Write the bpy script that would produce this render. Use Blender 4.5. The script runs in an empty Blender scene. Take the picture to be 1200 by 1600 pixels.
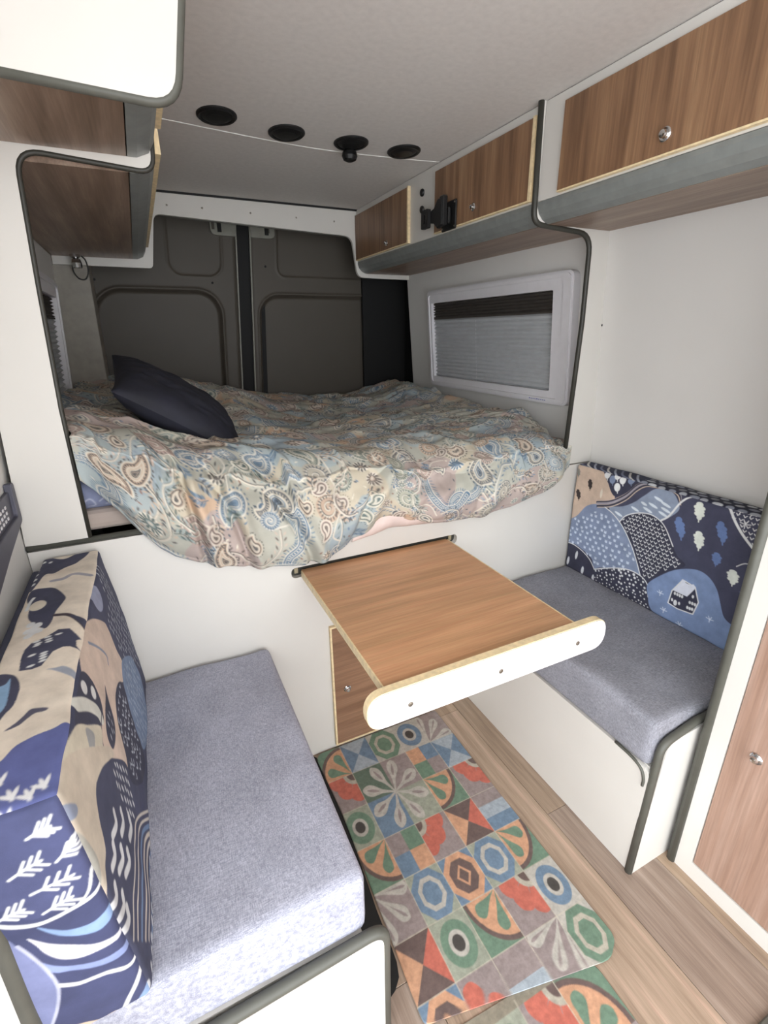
import bpy, math, random
import numpy as np
from mathutils import Vector, Matrix
PI=math.pi
S=bpy.context.scene; COL=S.collection
rng=np.random.default_rng(7); random.seed(7)

# ---------------------------------------------------------------- camera
cam=bpy.data.cameras.new('camera'); co=bpy.data.objects.new('camera',cam); COL.objects.link(co)
F=755.0
def _axes():
    y=np.array([213-600,-(525-800),-F]); p=y.copy(); y=y/np.linalg.norm(y)
    d=np.array([1,0.012,0.]); z=np.cross(d,p); z/=np.linalg.norm(z)
    if z[1]<0: z=-z
    return np.stack([np.cross(y,z),y,z])
RW=_axes(); CP=np.array([0,0,1.4])
co.matrix_world=Matrix([[*RW[0],0],[*RW[1],0],[*RW[2],1.4],[0,0,0,1]])
cam.sensor_fit='HORIZONTAL'; cam.sensor_width=36; cam.lens=F/1200*36; cam.clip_start=.02
S.camera=co
# ---------------------------------------------------------------- light
S.view_settings.view_transform='Standard'; S.view_settings.look='None'
S.view_settings.exposure=0.47; S.view_settings.gamma=1; S.view_settings.use_curve_mapping=False
w=bpy.data.worlds.new('overcast_daylight'); S.world=w; w.use_nodes=True
bg=w.node_tree.nodes['Background']; bg.inputs[0].default_value=(.94,.97,1,1); bg.inputs[1].default_value=3.9

sl=bpy.data.lights.new('hazy_sun','SUN'); sl.energy=.3; sl.angle=math.radians(28); sl.color=(1,.98,.95)
so=bpy.data.objects.new('hazy_sun',sl); COL.objects.link(so); so.rotation_euler=Vector((.62,.62,-.50)).to_track_quat('-Z','Y').to_euler()
# ---------------------------------------------------------------- materials
def lin(h):
    if isinstance(h,str):
        h=h.lstrip('#'); c=np.array([int(h[i:i+2],16)/255 for i in (0,2,4)])
    else: c=np.array(h,float)
    return np.where(c<=.04045,c/12.92,((c+.055)/1.055)**2.4)
def new_mat(name):
    m=bpy.data.materials.new(name); m.use_nodes=True
    return m,m.node_tree,m.node_tree.nodes['Principled BSDF']
def N(nt,t,**k):
    n=nt.nodes.new(t)
    for a,b in k.items(): setattr(n,a,b)
    return n
def noise(nt,scale,detail=4,vec=None,rough=.5):
    n=N(nt,'ShaderNodeTexNoise'); n.inputs['Scale'].default_value=scale; n.inputs['Detail'].default_value=detail
    n.inputs['Roughness'].default_value=rough
    if vec is not None: nt.links.new(vec,n.inputs['Vector'])
    return n.outputs[0]
def mapping(nt,scale):
    tc=N(nt,'ShaderNodeTexCoord'); mp=N(nt,'ShaderNodeMapping'); mp.inputs['Scale'].default_value=scale
    nt.links.new(tc.outputs['Object'],mp.inputs['Vector']); return mp.outputs[0]
def ramp(nt,fac,stops):
    r=N(nt,'ShaderNodeValToRGB'); e=r.color_ramp.elements
    while len(e)<len(stops): e.new(.5)
    for k,(p,c) in enumerate(stops): e[k].position=p; e[k].color=(*lin(c),1)
    nt.links.new(fac,r.inputs[0]); return r.outputs[0]
def bump(nt,b,h,strength,dist=.002):
    n=N(nt,'ShaderNodeBump'); n.inputs['Strength'].default_value=strength; n.inputs['Distance'].default_value=dist
    nt.links.new(h,n.inputs['Height']); nt.links.new(n.outputs[0],b.inputs['Normal'])
def plain(name,c,rough=.5,metal=0,var=.04,scale=30,bmp=0):
    m,nt,b=new_mat(name)
    c=np.array([int(c.lstrip('#')[i:i+2],16)/255 for i in (0,2,4)])
    v=mapping(nt,(1,1,1)); f=noise(nt,scale,3,v)
    nt.links.new(ramp(nt,f,[(.3,np.clip(c*(1-var),0,1)),(.7,np.clip(c*(1+var),0,1))]),b.inputs['Base Color'])
    b.inputs['Roughness'].default_value=rough; b.inputs['Metallic'].default_value=metal
    if bmp: bump(nt,b,noise(nt,scale*12,2,v),bmp)
    return m
def wood(name,axis,dark,mid,light,rough=.4,s=1.,cx=1.):
    m,nt,b=new_mat(name)
    sc=[14*s]*3; sc[axis]=.9*s
    v=mapping(nt,sc); n1=noise(nt,2.2,6,v,.62)
    sc2=[90*s]*3; sc2[axis]=2.0*s
    n2=noise(nt,3,3,mapping(nt,sc2))
    mx=N(nt,'ShaderNodeMix',data_type='RGBA',blend_type='OVERLAY'); mx.inputs[0].default_value=.45*cx
    nt.links.new(ramp(nt,n1,[(.32,dark),(.5,mid),(.68,light)]),mx.inputs[6])
    nt.links.new(ramp(nt,n2,[(.3,'606060'),(.7,'9c9c9c')]),mx.inputs[7])
    nt.links.new(mx.outputs[2],b.inputs['Base Color']); b.inputs['Roughness'].default_value=rough
    bump(nt,b,n2,.08,.001)
    return m
def weave(name,c1,c2,c3,axis_n=2):
    m,nt,b=new_mat(name)
    a=[950,110,950]; d=[110,950,110]
    na=noise(nt,1,3,mapping(nt,a)); nb=noise(nt,1,3,mapping(nt,d)); nc=noise(nt,9,4,mapping(nt,(1,1,1)))
    ad=N(nt,'ShaderNodeMath',operation='ADD'); nt.links.new(na,ad.inputs[0]); nt.links.new(nb,ad.inputs[1])
    ml=N(nt,'ShaderNodeMath',operation='MULTIPLY'); ml.inputs[1].default_value=.5; nt.links.new(ad.outputs[0],ml.inputs[0])
    mx=N(nt,'ShaderNodeMix',data_type='RGBA',blend_type='MULTIPLY'); mx.inputs[0].default_value=.35
    nt.links.new(ramp(nt,ml.outputs[0],[(.36,c1),(.5,c2),(.64,c3)]),mx.inputs[6])
    nt.links.new(ramp(nt,nc,[(.35,'c8c8c8'),(.65,'ffffff')]),mx.inputs[7])
    nt.links.new(mx.outputs[2],b.inputs['Base Color']); b.inputs['Roughness'].default_value=.95
    bump(nt,b,ml.outputs[0],.25,.001)
    return m
def printed(name,rough=.9,bs=.15,sheen=0,grime=.12,gscale=25):
    m,nt,b=new_mat(name)
    a=N(nt,'ShaderNodeAttribute'); a.attribute_name='Col'
    n=noise(nt,gscale,5,mapping(nt,(1,1,1)),.6)
    g=1-grime
    mx=N(nt,'ShaderNodeMix',data_type='RGBA',blend_type='MULTIPLY'); mx.inputs[0].default_value=1
    nt.links.new(a.outputs[0],mx.inputs[6]); nt.links.new(ramp(nt,n,[(.3,(g,g,g)),(.7,(1,1,1))]),mx.inputs[7])
    nt.links.new(mx.outputs[2],b.inputs['Base Color']); b.inputs['Roughness'].default_value=rough
    if bs: bump(nt,b,noise(nt,900,2,mapping(nt,(1,1,1))),bs,.001)
    return m
M={}
M['white']=plain('white_laminate','d3d0ca',.45,var=.012,scale=4)
M['wallw']=plain('white_wall_lining','d6d4d0',.6,var=.012,scale=3)
M['ceil']=plain('vinyl_ceiling_lining','d3cfcb',.8,var=.02,scale=60,bmp=.25)
M['edge']=plain('dark_rubber_edging','53534c',.5)
M['edged']=plain('black_rubber_edging','33322c',.5)
M['cream_edge']=plain('birch_ply_edge','e2cda4',.5,var=.06,scale=80)
M['walnut_z']=wood('walnut_vertical_grain',2,'7b5b43','987356','b08b69')
M['walnut_y']=wood('walnut_lengthwise_grain',1,'806b5a','98806f','af9885')
M['walnut_x']=wood('walnut_cross_grain',0,'c49b70','d3ab7f','dfb88b',.38)
M['walnut_door']=wood('walnut_locker_grain',0,'7d5a43','957056','a98266')
M['walnut_ward']=wood('walnut_wardrobe_grain',2,'a58471','b39280','c2a493')
M['catch']=plain('brass_catch','9b8f74',.5)
M['fascia']=plain('grey_coved_trim','8a8e8c',.45,metal=.3)
M['chrome']=plain('chrome','d8d8d8',.12,metal=1,var=.0)
M['steel']=plain('zinc_screw','8f8a80',.35,metal=.9)
M['black']=plain('black_plastic','131314',.45)
M['gap']=plain('black_door_seal','08080a',.7)
M['door']=plain('beige_grey_door_paint','4e4840',.55,var=.02,scale=5)
M['doorlight']=plain('bare_door_metal','8b8a80',.5)
M['pillar']=plain('grey_pillar_paint','9a958c',.6)
M['frame']=plain('white_window_plastic','d9d7da',.4,var=.01)
M['blind']=plain('grey_pleated_fabric','b9bcbe',.8,var=.02)
M['blinddark']=plain('charcoal_pleated_fabric','47423d',.85)
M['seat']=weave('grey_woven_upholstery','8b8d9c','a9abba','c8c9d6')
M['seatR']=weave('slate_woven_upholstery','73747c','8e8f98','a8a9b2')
M['pad']=plain('blue_grey_backing_cloth','55586a',.9)
M['matt']=plain('mattress_ticking','a3968e',.9,scale=12)
M['pink']=plain('pale_pink_sheet','d6c4be',.9,scale=15)
M['navy']=plain('navy_cotton','1b1c28',.75,var=.15,scale=20)
M['print']=printed('landscape_print_cotton')
M['duvet']=printed('paisley_cotton',bs=.1,grime=.1,gscale=8)
M['matp']=printed('vinyl_tile_print',.6,.1,grime=.16,gscale=70)
M['rubber']=plain('black_rubber_and_shade','151515',.8)  # floor base, and the painted shade strip beside the left bench
M['plastic']=plain('slate_plastic','4b4b58',.5)
M['blue']=plain('blue_print','4a55a0',.5)
M['glass']=plain('dark_tinted_acrylic','23262a',.15)
floorm=[]
for k,(a,b_,c) in enumerate([('98806d','b19880','c2ab94'),('917d6c','aa947f','bda692'),('a18975','baa38d','cbb5a0'),('8e7b6e','a69283','b8a596')]):
    floorm.append(wood('oak_plank_%s'%['tan','brown','pale','grey'][k],1,a,b_,c,.45,1.3))

# ---------------------------------------------------------------- mesh helpers
def link(o,parent=None):
    COL.objects.link(o)
    if parent is not None: o.parent=parent
    return o
def raw(name,V,Fc,m,parent=None,smooth=False):
    me=bpy.data.meshes.new(name); me.from_pydata([tuple(map(float,v)) for v in V],[],Fc); me.update()
    if m is not None: me.materials.append(m)
    if smooth: me.polygons.foreach_set('use_smooth',[True]*len(me.polygons))
    o=bpy.data.objects.new(name,me); return link(o,parent)
def tag(o,label,cat,group=None,kind=None):
    if label: o['label']=label
    if cat: o['category']=cat
    if group: o['group']=group
    if kind: o['kind']=kind
    return o
def struct(o,label=None):
    o['kind']='structure'
    if label: o['label']=label
    return o
def empty(name,loc,label,cat,group=None):
    o=bpy.data.objects.new(name,None); o.location=loc; o.empty_display_size=.05; COL.objects.link(o); o['_o']=0; del o['_o']
    bpy.context.view_layer.update()
    return tag(o,label,cat,group)
def att(o,parent):   # parent a world-space mesh to an empty, keeping its place
    o.parent=parent; o.matrix_parent_inverse=Matrix.Translation(-Vector(parent.location)); return o
def box(name,x0,x1,y0,y1,z0,z1,m,parent=None,bev=.002,seg=1):
    import bmesh
    bm=bmesh.new(); bmesh.ops.create_cube(bm,size=1)
    for v in bm.verts: v.co=Vector(((x0+x1)/2+v.co.x*(x1-x0),(y0+y1)/2+v.co.y*(y1-y0),(z0+z1)/2+v.co.z*(z1-z0)))
    if bev: bmesh.ops.bevel(bm,geom=list(bm.edges),offset=bev,segments=seg,affect='EDGES',profile=.5)
    me=bpy.data.meshes.new(name); bm.to_mesh(me); bm.free(); me.materials.append(m)
    o=bpy.data.objects.new(name,me); COL.objects.link(o)
    if parent is not None: att(o,parent)
    return o
def rpoly(pts,n=6):
    """pts: (a,b) or (a,b,r); rounded corners"""
    out=[];L=len(pts)
    for i in range(L):
        p=np.array(pts[i][:2],float); r=pts[i][2] if len(pts[i])>2 else 0
        if r<=0: out.append(tuple(p)); continue
        a=np.array(pts[i-1][:2],float)-p; b=np.array(pts[(i+1)%L][:2],float)-p
        la,lb=np.linalg.norm(a),np.linalg.norm(b); a/=la;b/=lb
        ang=math.acos(np.clip(a@b,-1,1)); t=min(r/math.tan(ang/2),la*.49,lb*.49)
        p0=p+a*t;p1=p+b*t
        for k in range(n+1):
            s=k/n; out.append(tuple((1-s)**2*p0+2*s*(1-s)*p+s*s*p1))
    return out
def place(axis,a,b,c):
    return {0:(c,a,b),1:(a,c,b),2:(a,b,c)}[axis]
def slab(name,poly,axis,c0,c1,m,parent=None,bev=0):
    """extrude 2-D polygon along axis. axis 1: poly in (x,z); 0: (y,z); 2: (x,y)"""
    import bmesh
    bm=bmesh.new(); vs=[bm.verts.new(place(axis,a,b,c0)) for a,b in poly]
    f=bm.faces.new(vs); r=bmesh.ops.extrude_face_region(bm,geom=[f])
    d=[0,0,0]; d[axis]=c1-c0
    bmesh.ops.translate(bm,verts=[v for v in r['geom'] if isinstance(v,bmesh.types.BMVert)],vec=d)
    bmesh.ops.recalc_face_normals(bm,faces=list(bm.faces))
    if bev: bmesh.ops.bevel(bm,geom=[e for e in bm.edges if e.calc_face_angle(0)>.6],offset=bev,segments=2,affect='EDGES',profile=.5)
    bmesh.ops.triangulate(bm,faces=[f for f in bm.faces if len(f.verts)>4])
    me=bpy.data.meshes.new(name); bm.to_mesh(me); bm.free(); me.materials.append(m)
    o=bpy.data.objects.new(name,me); COL.objects.link(o)
    if parent is not None: att(o,parent)
    return o
def slab_hole(name,outer,hole,axis,c0,c1,m,parent=None):
    """bridge between outer and hole loops (hole resampled to outer by angle)"""
    c=np.mean(hole,axis=0); c=(np.min(hole,axis=0)+np.max(hole,axis=0))/2
    angs=sorted(set([round(2*PI*k/48,6) for k in range(48)]+[round(math.atan2(q[1]-c[1],q[0]-c[0])%(2*PI),6) for q in list(outer)+list(hole)])); n=len(angs)
    def samp(P):
        P=np.array(P); out=[]
        for k in range(n):
            t=angs[k]; d=np.array([math.cos(t),math.sin(t)]); best=None
            for i in range(len(P)):
                a=P[i]-c;b=P[(i+1)%len(P)]-c; e=b-a; den=d[0]*(-e[1])+e[0]*d[1]
                if abs(den)<1e-12: continue
                s=(a[0]*(-e[1])+e[0]*a[1])/den; u=(d[0]*a[1]-d[1]*a[0])/den
                if s>0 and -1e-4<=u<=1+1e-4 and (best is None or s>best): best=s
            out.append(c+d*best)
        return out
    O,H=samp(outer),samp(hole); V=[];Fc=[]
    for cc in (c0,c1):
        for P in (O,H): V+= [place(axis,p[0],p[1],cc) for p in P]
    for k in range(n):
        j=(k+1)%n
        Fc+=[(k,j,n+j,n+k),(2*n+k,3*n+k,3*n+j,2*n+j),(k,2*n+k,2*n+j,j),(n+k,n+j,3*n+j,3*n+k)]
    o=raw(name,V,Fc,m)
    if parent is not None: att(o,parent)
    return o
def sweep(name,path,r,m,parent=None,n=8,closed=False,sq=None):
    P=[Vector(p) for p in path]; V=[];Fc=[];L=len(P); up=None
    for i,p in enumerate(P):
        if closed: t=P[(i+1)%L]-P[i-1]
        else: t=P[min(i+1,L-1)]-P[max(i-1,0)]
        t.normalize()
        if up is None: up=t.orthogonal().normalized()
        up=(up-t*up.dot(t)).normalized(); s=t.cross(up)
        rr=r(i/(L-1)) if callable(r) else r
        for k in range(n):
            a=2*PI*k/n; V.append(p+(up*math.cos(a)+s*math.sin(a))*rr)
    for i in range(L-(0 if closed else 1)):
        j=(i+1)%L
        for k in range(n): Fc.append((i*n+k,i*n+(k+1)%n,j*n+(k+1)%n,j*n+k))
    if not closed: Fc+= [tuple(range(n))[::-1],tuple((L-1)*n+k for k in range(n))]
    o=raw(name,V,Fc,m,smooth=True)
    if parent is not None: att(o,parent)
    return o
def trim_path(path2,axis,c,r=.011,name='edge_trim',parent=None,m=None):
    return sweep(name,[place(axis,a,b,c) for a,b in path2],r,m or M['edge'],parent,8)
def lathe(name,prof,axis,center,m,parent=None,n=24,sgn=1,sy=1.):
    """prof (r,h) revolved about axis through center"""
    V=[];Fc=[]
    for r,h in prof:
        for k in range(n):
            a=2*PI*k/n; u,v=r*math.cos(a),r*math.sin(a)
            if axis==0: V.append((center[0]+sgn*h,center[1]+u*sy,center[2]+v))
            elif axis==1: V.append((center[0]+u,center[1]+sgn*h,center[2]+v))
            else: V.append((center[0]+u,center[1]+v*sy,center[2]+sgn*h))
    for i in range(len(prof)-1):
        for k in range(n): Fc.append((i*n+k,i*n+(k+1)%n,(i+1)*n+(k+1)%n,(i+1)*n+k))
    Fc.append(tuple((len(prof)-1)*n+k for k in range(n))); Fc.append(tuple(range(n))[::-1])
    o=raw(name,V,Fc,m,smooth=False)
    import bmesh
    bm=bmesh.new(); bm.from_mesh(o.data); bmesh.ops.recalc_face_normals(bm,faces=list(bm.faces)); bm.to_mesh(o.data); bm.free()
    if parent is not None: att(o,parent)
    return o
def grid_mesh(name,P,C,m,parent=None,wrapu=False):
    """P (h,w,3), C (h,w,3) linear colours or None"""
    h,w_=P.shape[:2]; me=bpy.data.meshes.new(name)
    idx=np.arange(h*w_).reshape(h,w_)
    q=np.stack([idx[:-1,:-1],idx[:-1,1:],idx[1:,1:],idx[1:,:-1]],-1).reshape(-1,4)
    nf=len(q)
    me.vertices.add(h*w_); me.vertices.foreach_set('co',P.reshape(-1).astype(np.float32))
    me.loops.add(nf*4); me.loops.foreach_set('vertex_index',q.reshape(-1).astype(np.int32))
    me.polygons.add(nf); me.polygons.foreach_set('loop_start',np.arange(0,nf*4,4,dtype=np.int32))
    me.polygons.foreach_set('loop_total',np.full(nf,4,np.int32)); me.polygons.foreach_set('use_smooth',np.ones(nf,bool))
    me.update(calc_edges=True); me.validate()
    if C is not None: set_col(me,C.reshape(-1,3))
    me.materials.append(m)
    o=bpy.data.objects.new(name,me); COL.objects.link(o)
    if parent is not None: att(o,parent)
    return o
def set_col(me,C):
    a=me.color_attributes.new('Col','FLOAT_COLOR','POINT')
    c=np.ones((len(C),4),np.float32); c[:,:3]=C; a.data.foreach_set('color',c.reshape(-1))

# ---------------------------------------------------------------- print canvas (colours for the flat prints)
def smooth_closed(P,n=6):
    P=np.array(P,float); L=len(P); out=[]
    for i in range(L):
        p0,p1,p2,p3=P[i-1],P[i],P[(i+1)%L],P[(i+2)%L]
        for k in range(n):
            t=k/n; out.append(.5*((2*p1)+(-p0+p2)*t+(2*p0-5*p1+4*p2-p3)*t*t+(-p0+3*p1-3*p2+p3)*t**3))
    return np.array(out)
def smooth_open(P,n=6):
    P=np.array(P,float); Q=np.vstack([2*P[0]-P[1],P,2*P[-1]-P[-2]]); out=[]
    for i in range(1,len(Q)-2):
        p0,p1,p2,p3=Q[i-1],Q[i],Q[i+1],Q[i+2]
        for k in range(n):
            t=k/n; out.append(.5*((2*p1)+(-p0+p2)*t+(2*p0-5*p1+4*p2-p3)*t*t+(-p0+3*p1-3*p2+p3)*t**3))
    out.append(P[-1]); return np.array(out)
class Canvas:
    def __init__(s,u0,v0,u1,v1,res,bgc):
        s.u0,s.v0,s.res=u0,v0,res; s.w=int(round((u1-u0)/res))+1; s.h=int(round((v1-v0)/res))+1
        s.a=np.tile(lin(bgc),(s.h,s.w,1)).astype(np.float32)
        s.U,s.V=np.meshgrid(u0+np.arange(s.w)*res,v0+np.arange(s.h)*res)
        s.f=None   # point transform
    def tr(s,P):
        P=np.atleast_2d(np.array(P,float))
        return P if s.f is None else np.array([s.f(*p) for p in P])
    def win(s,P,pad=0):
        lo=P.min(0)-pad; hi=P.max(0)+pad
        i0=max(0,int((lo[0]-s.u0)/s.res)-1); i1=min(s.w,int((hi[0]-s.u0)/s.res)+3)
        j0=max(0,int((lo[1]-s.v0)/s.res)-1); j1=min(s.h,int((hi[1]-s.v0)/s.res)+3)
        if i1<=i0 or j1<=j0: return None
        return slice(j0,j1),slice(i0,i1)
    def put(s,sl,mask,c):
        c=lin(c) if isinstance(c,str) else np.array(c)
        mask=np.clip(mask,0,1)[...,None].astype(np.float32); s.a[sl]=s.a[sl]*(1-mask)+mask*c
    def poly(s,P,c,sm=True,clip=None):
        P=s.tr(P)
        if sm: P=smooth_closed(P)
        sl=s.win(P)
        if sl is None: return
        acc=0
        for du,dv in ((-.25,-.25),(.25,-.25),(-.25,.25),(.25,.25)):
            U=s.U[sl]+du*s.res; V=s.V[sl]+dv*s.res; ins=np.zeros(U.shape,bool)
            for i in range(len(P)):
                a,b=P[i-1],P[i]
                if a[1]==b[1]: continue
                cnd=((a[1]>V)!=(b[1]>V))&(U<(b[0]-a[0])*(V-a[1])/(b[1]-a[1])+a[0]); ins^=cnd
            acc=acc+ins*.25
        if clip is not None: acc=acc*clip[sl]
        s.put(sl,acc,c)
    def mask_poly(s,P,sm=True):
        keep=s.a; s.a=np.zeros_like(keep); s.poly(P,(1,1,1),sm); m=s.a[...,0].copy(); s.a=keep; return m
    def line(s,P,wd,c,sm=True,clip=None,taper=False):
        P=s.tr(P)
        if sm and len(P)>2: P=smooth_open(P)
        sl=s.win(P,wd)
        if sl is None: return
        U,V=s.U[sl],s.V[sl]; D=np.full(U.shape,9.,np.float32); L=len(P)-1
        for i in range(L):
            a,b=P[i],P[i+1]; e=b-a; q=e@e+1e-12
            t=np.clip(((U-a[0])*e[0]+(V-a[1])*e[1])/q,0,1)
            d=np.hypot(U-a[0]-t*e[0],V-a[1]-t*e[1])
            if taper: d=d+wd/2*(i+.5)/L
            D=np.minimum(D,d)
        mk=np.clip((wd/2-D)/s.res+.5,0,1)
        if clip is not None: mk=mk*clip[sl]
        s.put(sl,mk,c)
    def ell(s,p,rx,ry,c,ang=0,clip=None,raw_=False):
        p=np.array(p,float) if raw_ else s.tr(p)[0]
        r=max(rx,ry); sl=s.win(np.array([p]),r)
        if sl is None: return
        U,V=s.U[sl]-p[0],s.V[sl]-p[1]; ca,sa=math.cos(ang),math.sin(ang)
        x=U*ca+V*sa; y=-U*sa+V*ca; d=(1-np.hypot(x/rx,y/ry))*min(rx,ry)
        mk=np.clip(d/s.res+.5,0,1)
        if clip is not None: mk=mk*clip[sl]
        s.put(sl,mk,c)
    def sample(s,u,v):
        x=np.clip((u-s.u0)/s.res,0,s.w-1.001); y=np.clip((v-s.v0)/s.res,0,s.h-1.001)
        i=x.astype(int); j=y.astype(int); fx=(x-i)[...,None]; fy=(y-j)[...,None]; A=s.a
        return (A[j,i]*(1-fx)+A[j,i+1]*fx)*(1-fy)+(A[j+1,i]*(1-fx)+A[j+1,i+1]*fx)*fy
def view_to_plane(px,py,n,d):
    """where the sight line of a photo point meets the cloth plane n.p=d"""
    r=RW@np.array([px-600,-(py-800),-F]); n=np.array(n); t=(d-n@CP)/(n@r); return CP+r*t
def vnoise(u,v,seed=0):
    r=np.random.default_rng(seed).random((64,64)); i=np.floor(u).astype(int); j=np.floor(v).astype(int)
    fx=u-i; fy=v-j; fx=fx*fx*fx*(fx*(fx*6-15)+10); fy=fy*fy*fy*(fy*(fy*6-15)+10)
    g=lambda a,b:r[b%64,a%64]
    return (g(i,j)*(1-fx)+g(i+1,j)*fx)*(1-fy)+(g(i,j+1)*(1-fx)+g(i+1,j+1)*fx)*fy-.5
def fbm(u,v,o=4,seed=0):
    s=0
    for k in range(o): s=s+vnoise(u*2**k,v*2**k,seed+k)/2**k
    return s
def sstep(a,b,x):
    t=np.clip((x-a)/(b-a),0,1); return t*t*(3-2*t)

# ================================================================ THE SETTING
ZC=2.0; YP=1.292
# floor with its planks
fl=struct(box('floor',-.9,1.56,-1.6,3.05,-.06,-.012,M['rubber'],None,0),'brown oak-look plank floor of the van')
pw=.18; seams=[.908+pw*k for k in range(-8,4)]
for c,x0 in enumerate(seams[:-1]):
    x1=seams[c+1]; y=-1.6+[.1,.62,.35,.9][c%4]-1
    ends=[-1.6]
    j={8:.757,4:.585,7:.05}.get(c,.2+.37*((c*5)%3))
    y=j-1.2
    while y<-1.6: y+=1.2
    while y<3.0:
        if y>-1.55: ends.append(y)
        y+=1.2
    ends.append(3.0)
    for k in range(len(ends)-1):
        m=floorm[(c*3+k*2+1)%4]
        o=box('plank',x0+.0006,min(x1,1.5)-.0006,ends[k]+.0006,ends[k+1]-.0006,-.012,0,m,None,.0008)
        o.parent=fl
# walls
def wx(z): return 1.5788-.0824*z
prof=[(1.50,0),(1.50,.95),(wx(1.0),1.0),(wx(2.02),2.04),(1.56,2.04),(1.56,0)]
struct(slab('wall_right',prof,1,-1.15,2.68,M['wallw']),'white lined right-hand wall behind the patterned backrest')
prof=[(-.314,0),(-.314,.95),(-.314,1.1),(-.25,2.04),(-.38,2.04),(-.38,0)]
struct(slab('wall_left',prof,1,.22,2.68,M['wallw']),'white lined left-hand wall beside the near bench')  # unseen near end lengthened to shade the partition and near seat
struct(box('ceiling',-.38,1.56,-1.15,3.05,ZC,ZC+.03,M['ceil'],None,0),'pale grey textured van ceiling')
seam=[(.10,1.83),(.167,1.845),(.458,1.885),(.686,1.90),(.973,1.875),(1.128,1.85)]
o=sweep('trim_1',[(a,b,ZC-.0002) for a,b in smooth_open(seam,5)],.0022,M['wallw']); struct(o,'thin pale seam across the ceiling behind the black discs')
struct(box('wall_back',-.38,1.66,3.02,3.05,0,2.05,M['door'],None,0),'dark van body behind the rear doors')
struct(box('trim_2',1.27,1.66,2.93,2.95,.3,2.0,M['gap'],None,0),'black rubber pillar strip right of the rear doors')
struct(box('trim_3',1.56,1.66,2.68,3.02,.0,2.0,M['gap'],None,0))
struct(slab('trim_4',[(-.40,.9),(-.165,.9),(-.142,1.72),(-.40,1.72)],1,2.68,2.93,M['pillar'],None,.004),'light grey body pillar left of the rear doors')
struct(box('wall_side',-.9,-.38,2.6,3.05,0,2.05,M['pillar'],None,0))
struct(box('trim_5',.92,1.12,.02,.19,.0,.012,M['edge'],None,.003),'dark threshold strip on the floor by the wardrobe')

# rear doors: pressed metal, real relief
def sdrr(X,Z,x0,x1,z0,z1,r):
    cx,cz=(x0+x1)/2,(z0+z1)/2; qx=np.abs(X-cx)-(x1-x0)/2+r; qz=np.abs(Z-cz)-(z1-z0)/2+r
    return np.hypot(np.maximum(qx,0),np.maximum(qz,0))+np.minimum(np.maximum(qx,qz),0)-r
def rear_door(n,x0,x1,low,up,label):
    X,Z=np.meshgrid(np.linspace(x0,x1,170),np.linspace(.5,2.0,300)); D=np.zeros_like(X)
    d=sdrr(X,Z,*low); D+= .022*sstep(.012,-.014,d)-.007*np.exp(-((d-.012)/.007)**2)
    d=sdrr(X,Z,*up); D+= -.005*np.exp(-(d/.005)**2)+.004*sstep(.004,-.004,d)
    e=np.minimum(X-x0,x1-X); D+=.006*sstep(.02,0,e)
    Y=2.95+D; P=np.stack([X+.065*(Z-1.52),Y,Z],-1)
    o=grid_mesh('door_%d'%n,P,None,M['door']); struct(o,label); return o
d1=rear_door(1,-.33,.532,(-.16,.435,.7,1.615,.12),(.19,.455,1.69,2.2,.07),'left rear van door of beige-grey pressed metal')
d2=rear_door(2,.606,1.40,(.655,1.372,.7,1.60,.10),(.75,1.33,1.70,2.2,.05),'right rear van door of beige-grey pressed metal')
struct(slab('trim_6',[(.44,.5),(.62,.5),(.71,2.0),(.52,2.0)],1,2.965,2.98,M['gap']),'black gap between the two rear doors')
for d,xa,sg in ((d1,.532,-1),(d2,.606,1)):
    q=box('door_edge_strip',xa-.004,xa+.004,2.938,2.952,.5,2.0,M['doorlight'],None,.001)
    for v in q.data.vertices: v.co.x+=.065*(v.co.z-1.52)
    q.parent=d
    a=[(xa+.028,1.885,0),(xa+.028,2.0,0),(xa+sg*.13+.028,2.0,0),(xa+sg*.13+.028,1.885,.03)]
    q=slab('hinge_plate',rpoly(a),1,2.935,2.955,M['doorlight'],None,.002); q.parent=d
    q=box('hinge_slot',xa+sg*.085+.018,xa+sg*.085+.038,2.930,2.936,1.90,2.0,M['gap'],None,.001); q.parent=d
    q=box('hinge_cover',xa+sg*.105+.010,xa+sg*.105+.024,2.931,2.937,1.91,1.99,M['door'],None,.001); q.parent=d
for x,z,d in ((-.14,1.66,d1),(.41,1.66,d1),(.70,1.75,d2),(1.36,1.66,d2)):
    q=lathe('bolt',[(.006,0),(.006,.004),(.002,.005)],1,(x,2.948,z),M['gap'],None,8,-1); q.parent=d

# ================================================================ PARTITION AND REAR BULKHEAD
part=empty('bed_partition',(0,YP,0),'white panel surround framing the bed alcove with dark rubber edging','partition')
LO=[(-.181,.935,0),(-.178,1.248,0),(-.166,1.50,0),(-.152,1.738,.045),(.088,1.722,.03),(.112,2.0,0)]
left_outline=rpoly([(-.312,.942,0)]+LO+[(-.252,2.0,0)])
slab('side_panel',left_outline,1,YP,YP+.018,M['white'],part)
RI=[(1.119,2.0,0),(1.126,1.703,.035),(1.365,1.690,.06),(1.374,1.43,0),(1.366,.93,0)]
right_outline=rpoly(RI+[(1.497,.93,0),(wx(1.0),1.0,0),(wx(1.99),2.0,0)])
slab('side_panel',right_outline,1,YP,YP+.018,M['white'],part)
def open_round(pts):
    r=rpoly([(pts[0][0],pts[0][1],0)]+list(pts[1:-1])+[(pts[-1][0],pts[-1][1],0)]); return r
trim_path(open_round(LO),1,YP+.004,.0055,parent=part,m=M['edged'])
trim_path(open_round(RI),1,YP+.006,.0085,parent=part,m=M['edged'])
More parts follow.
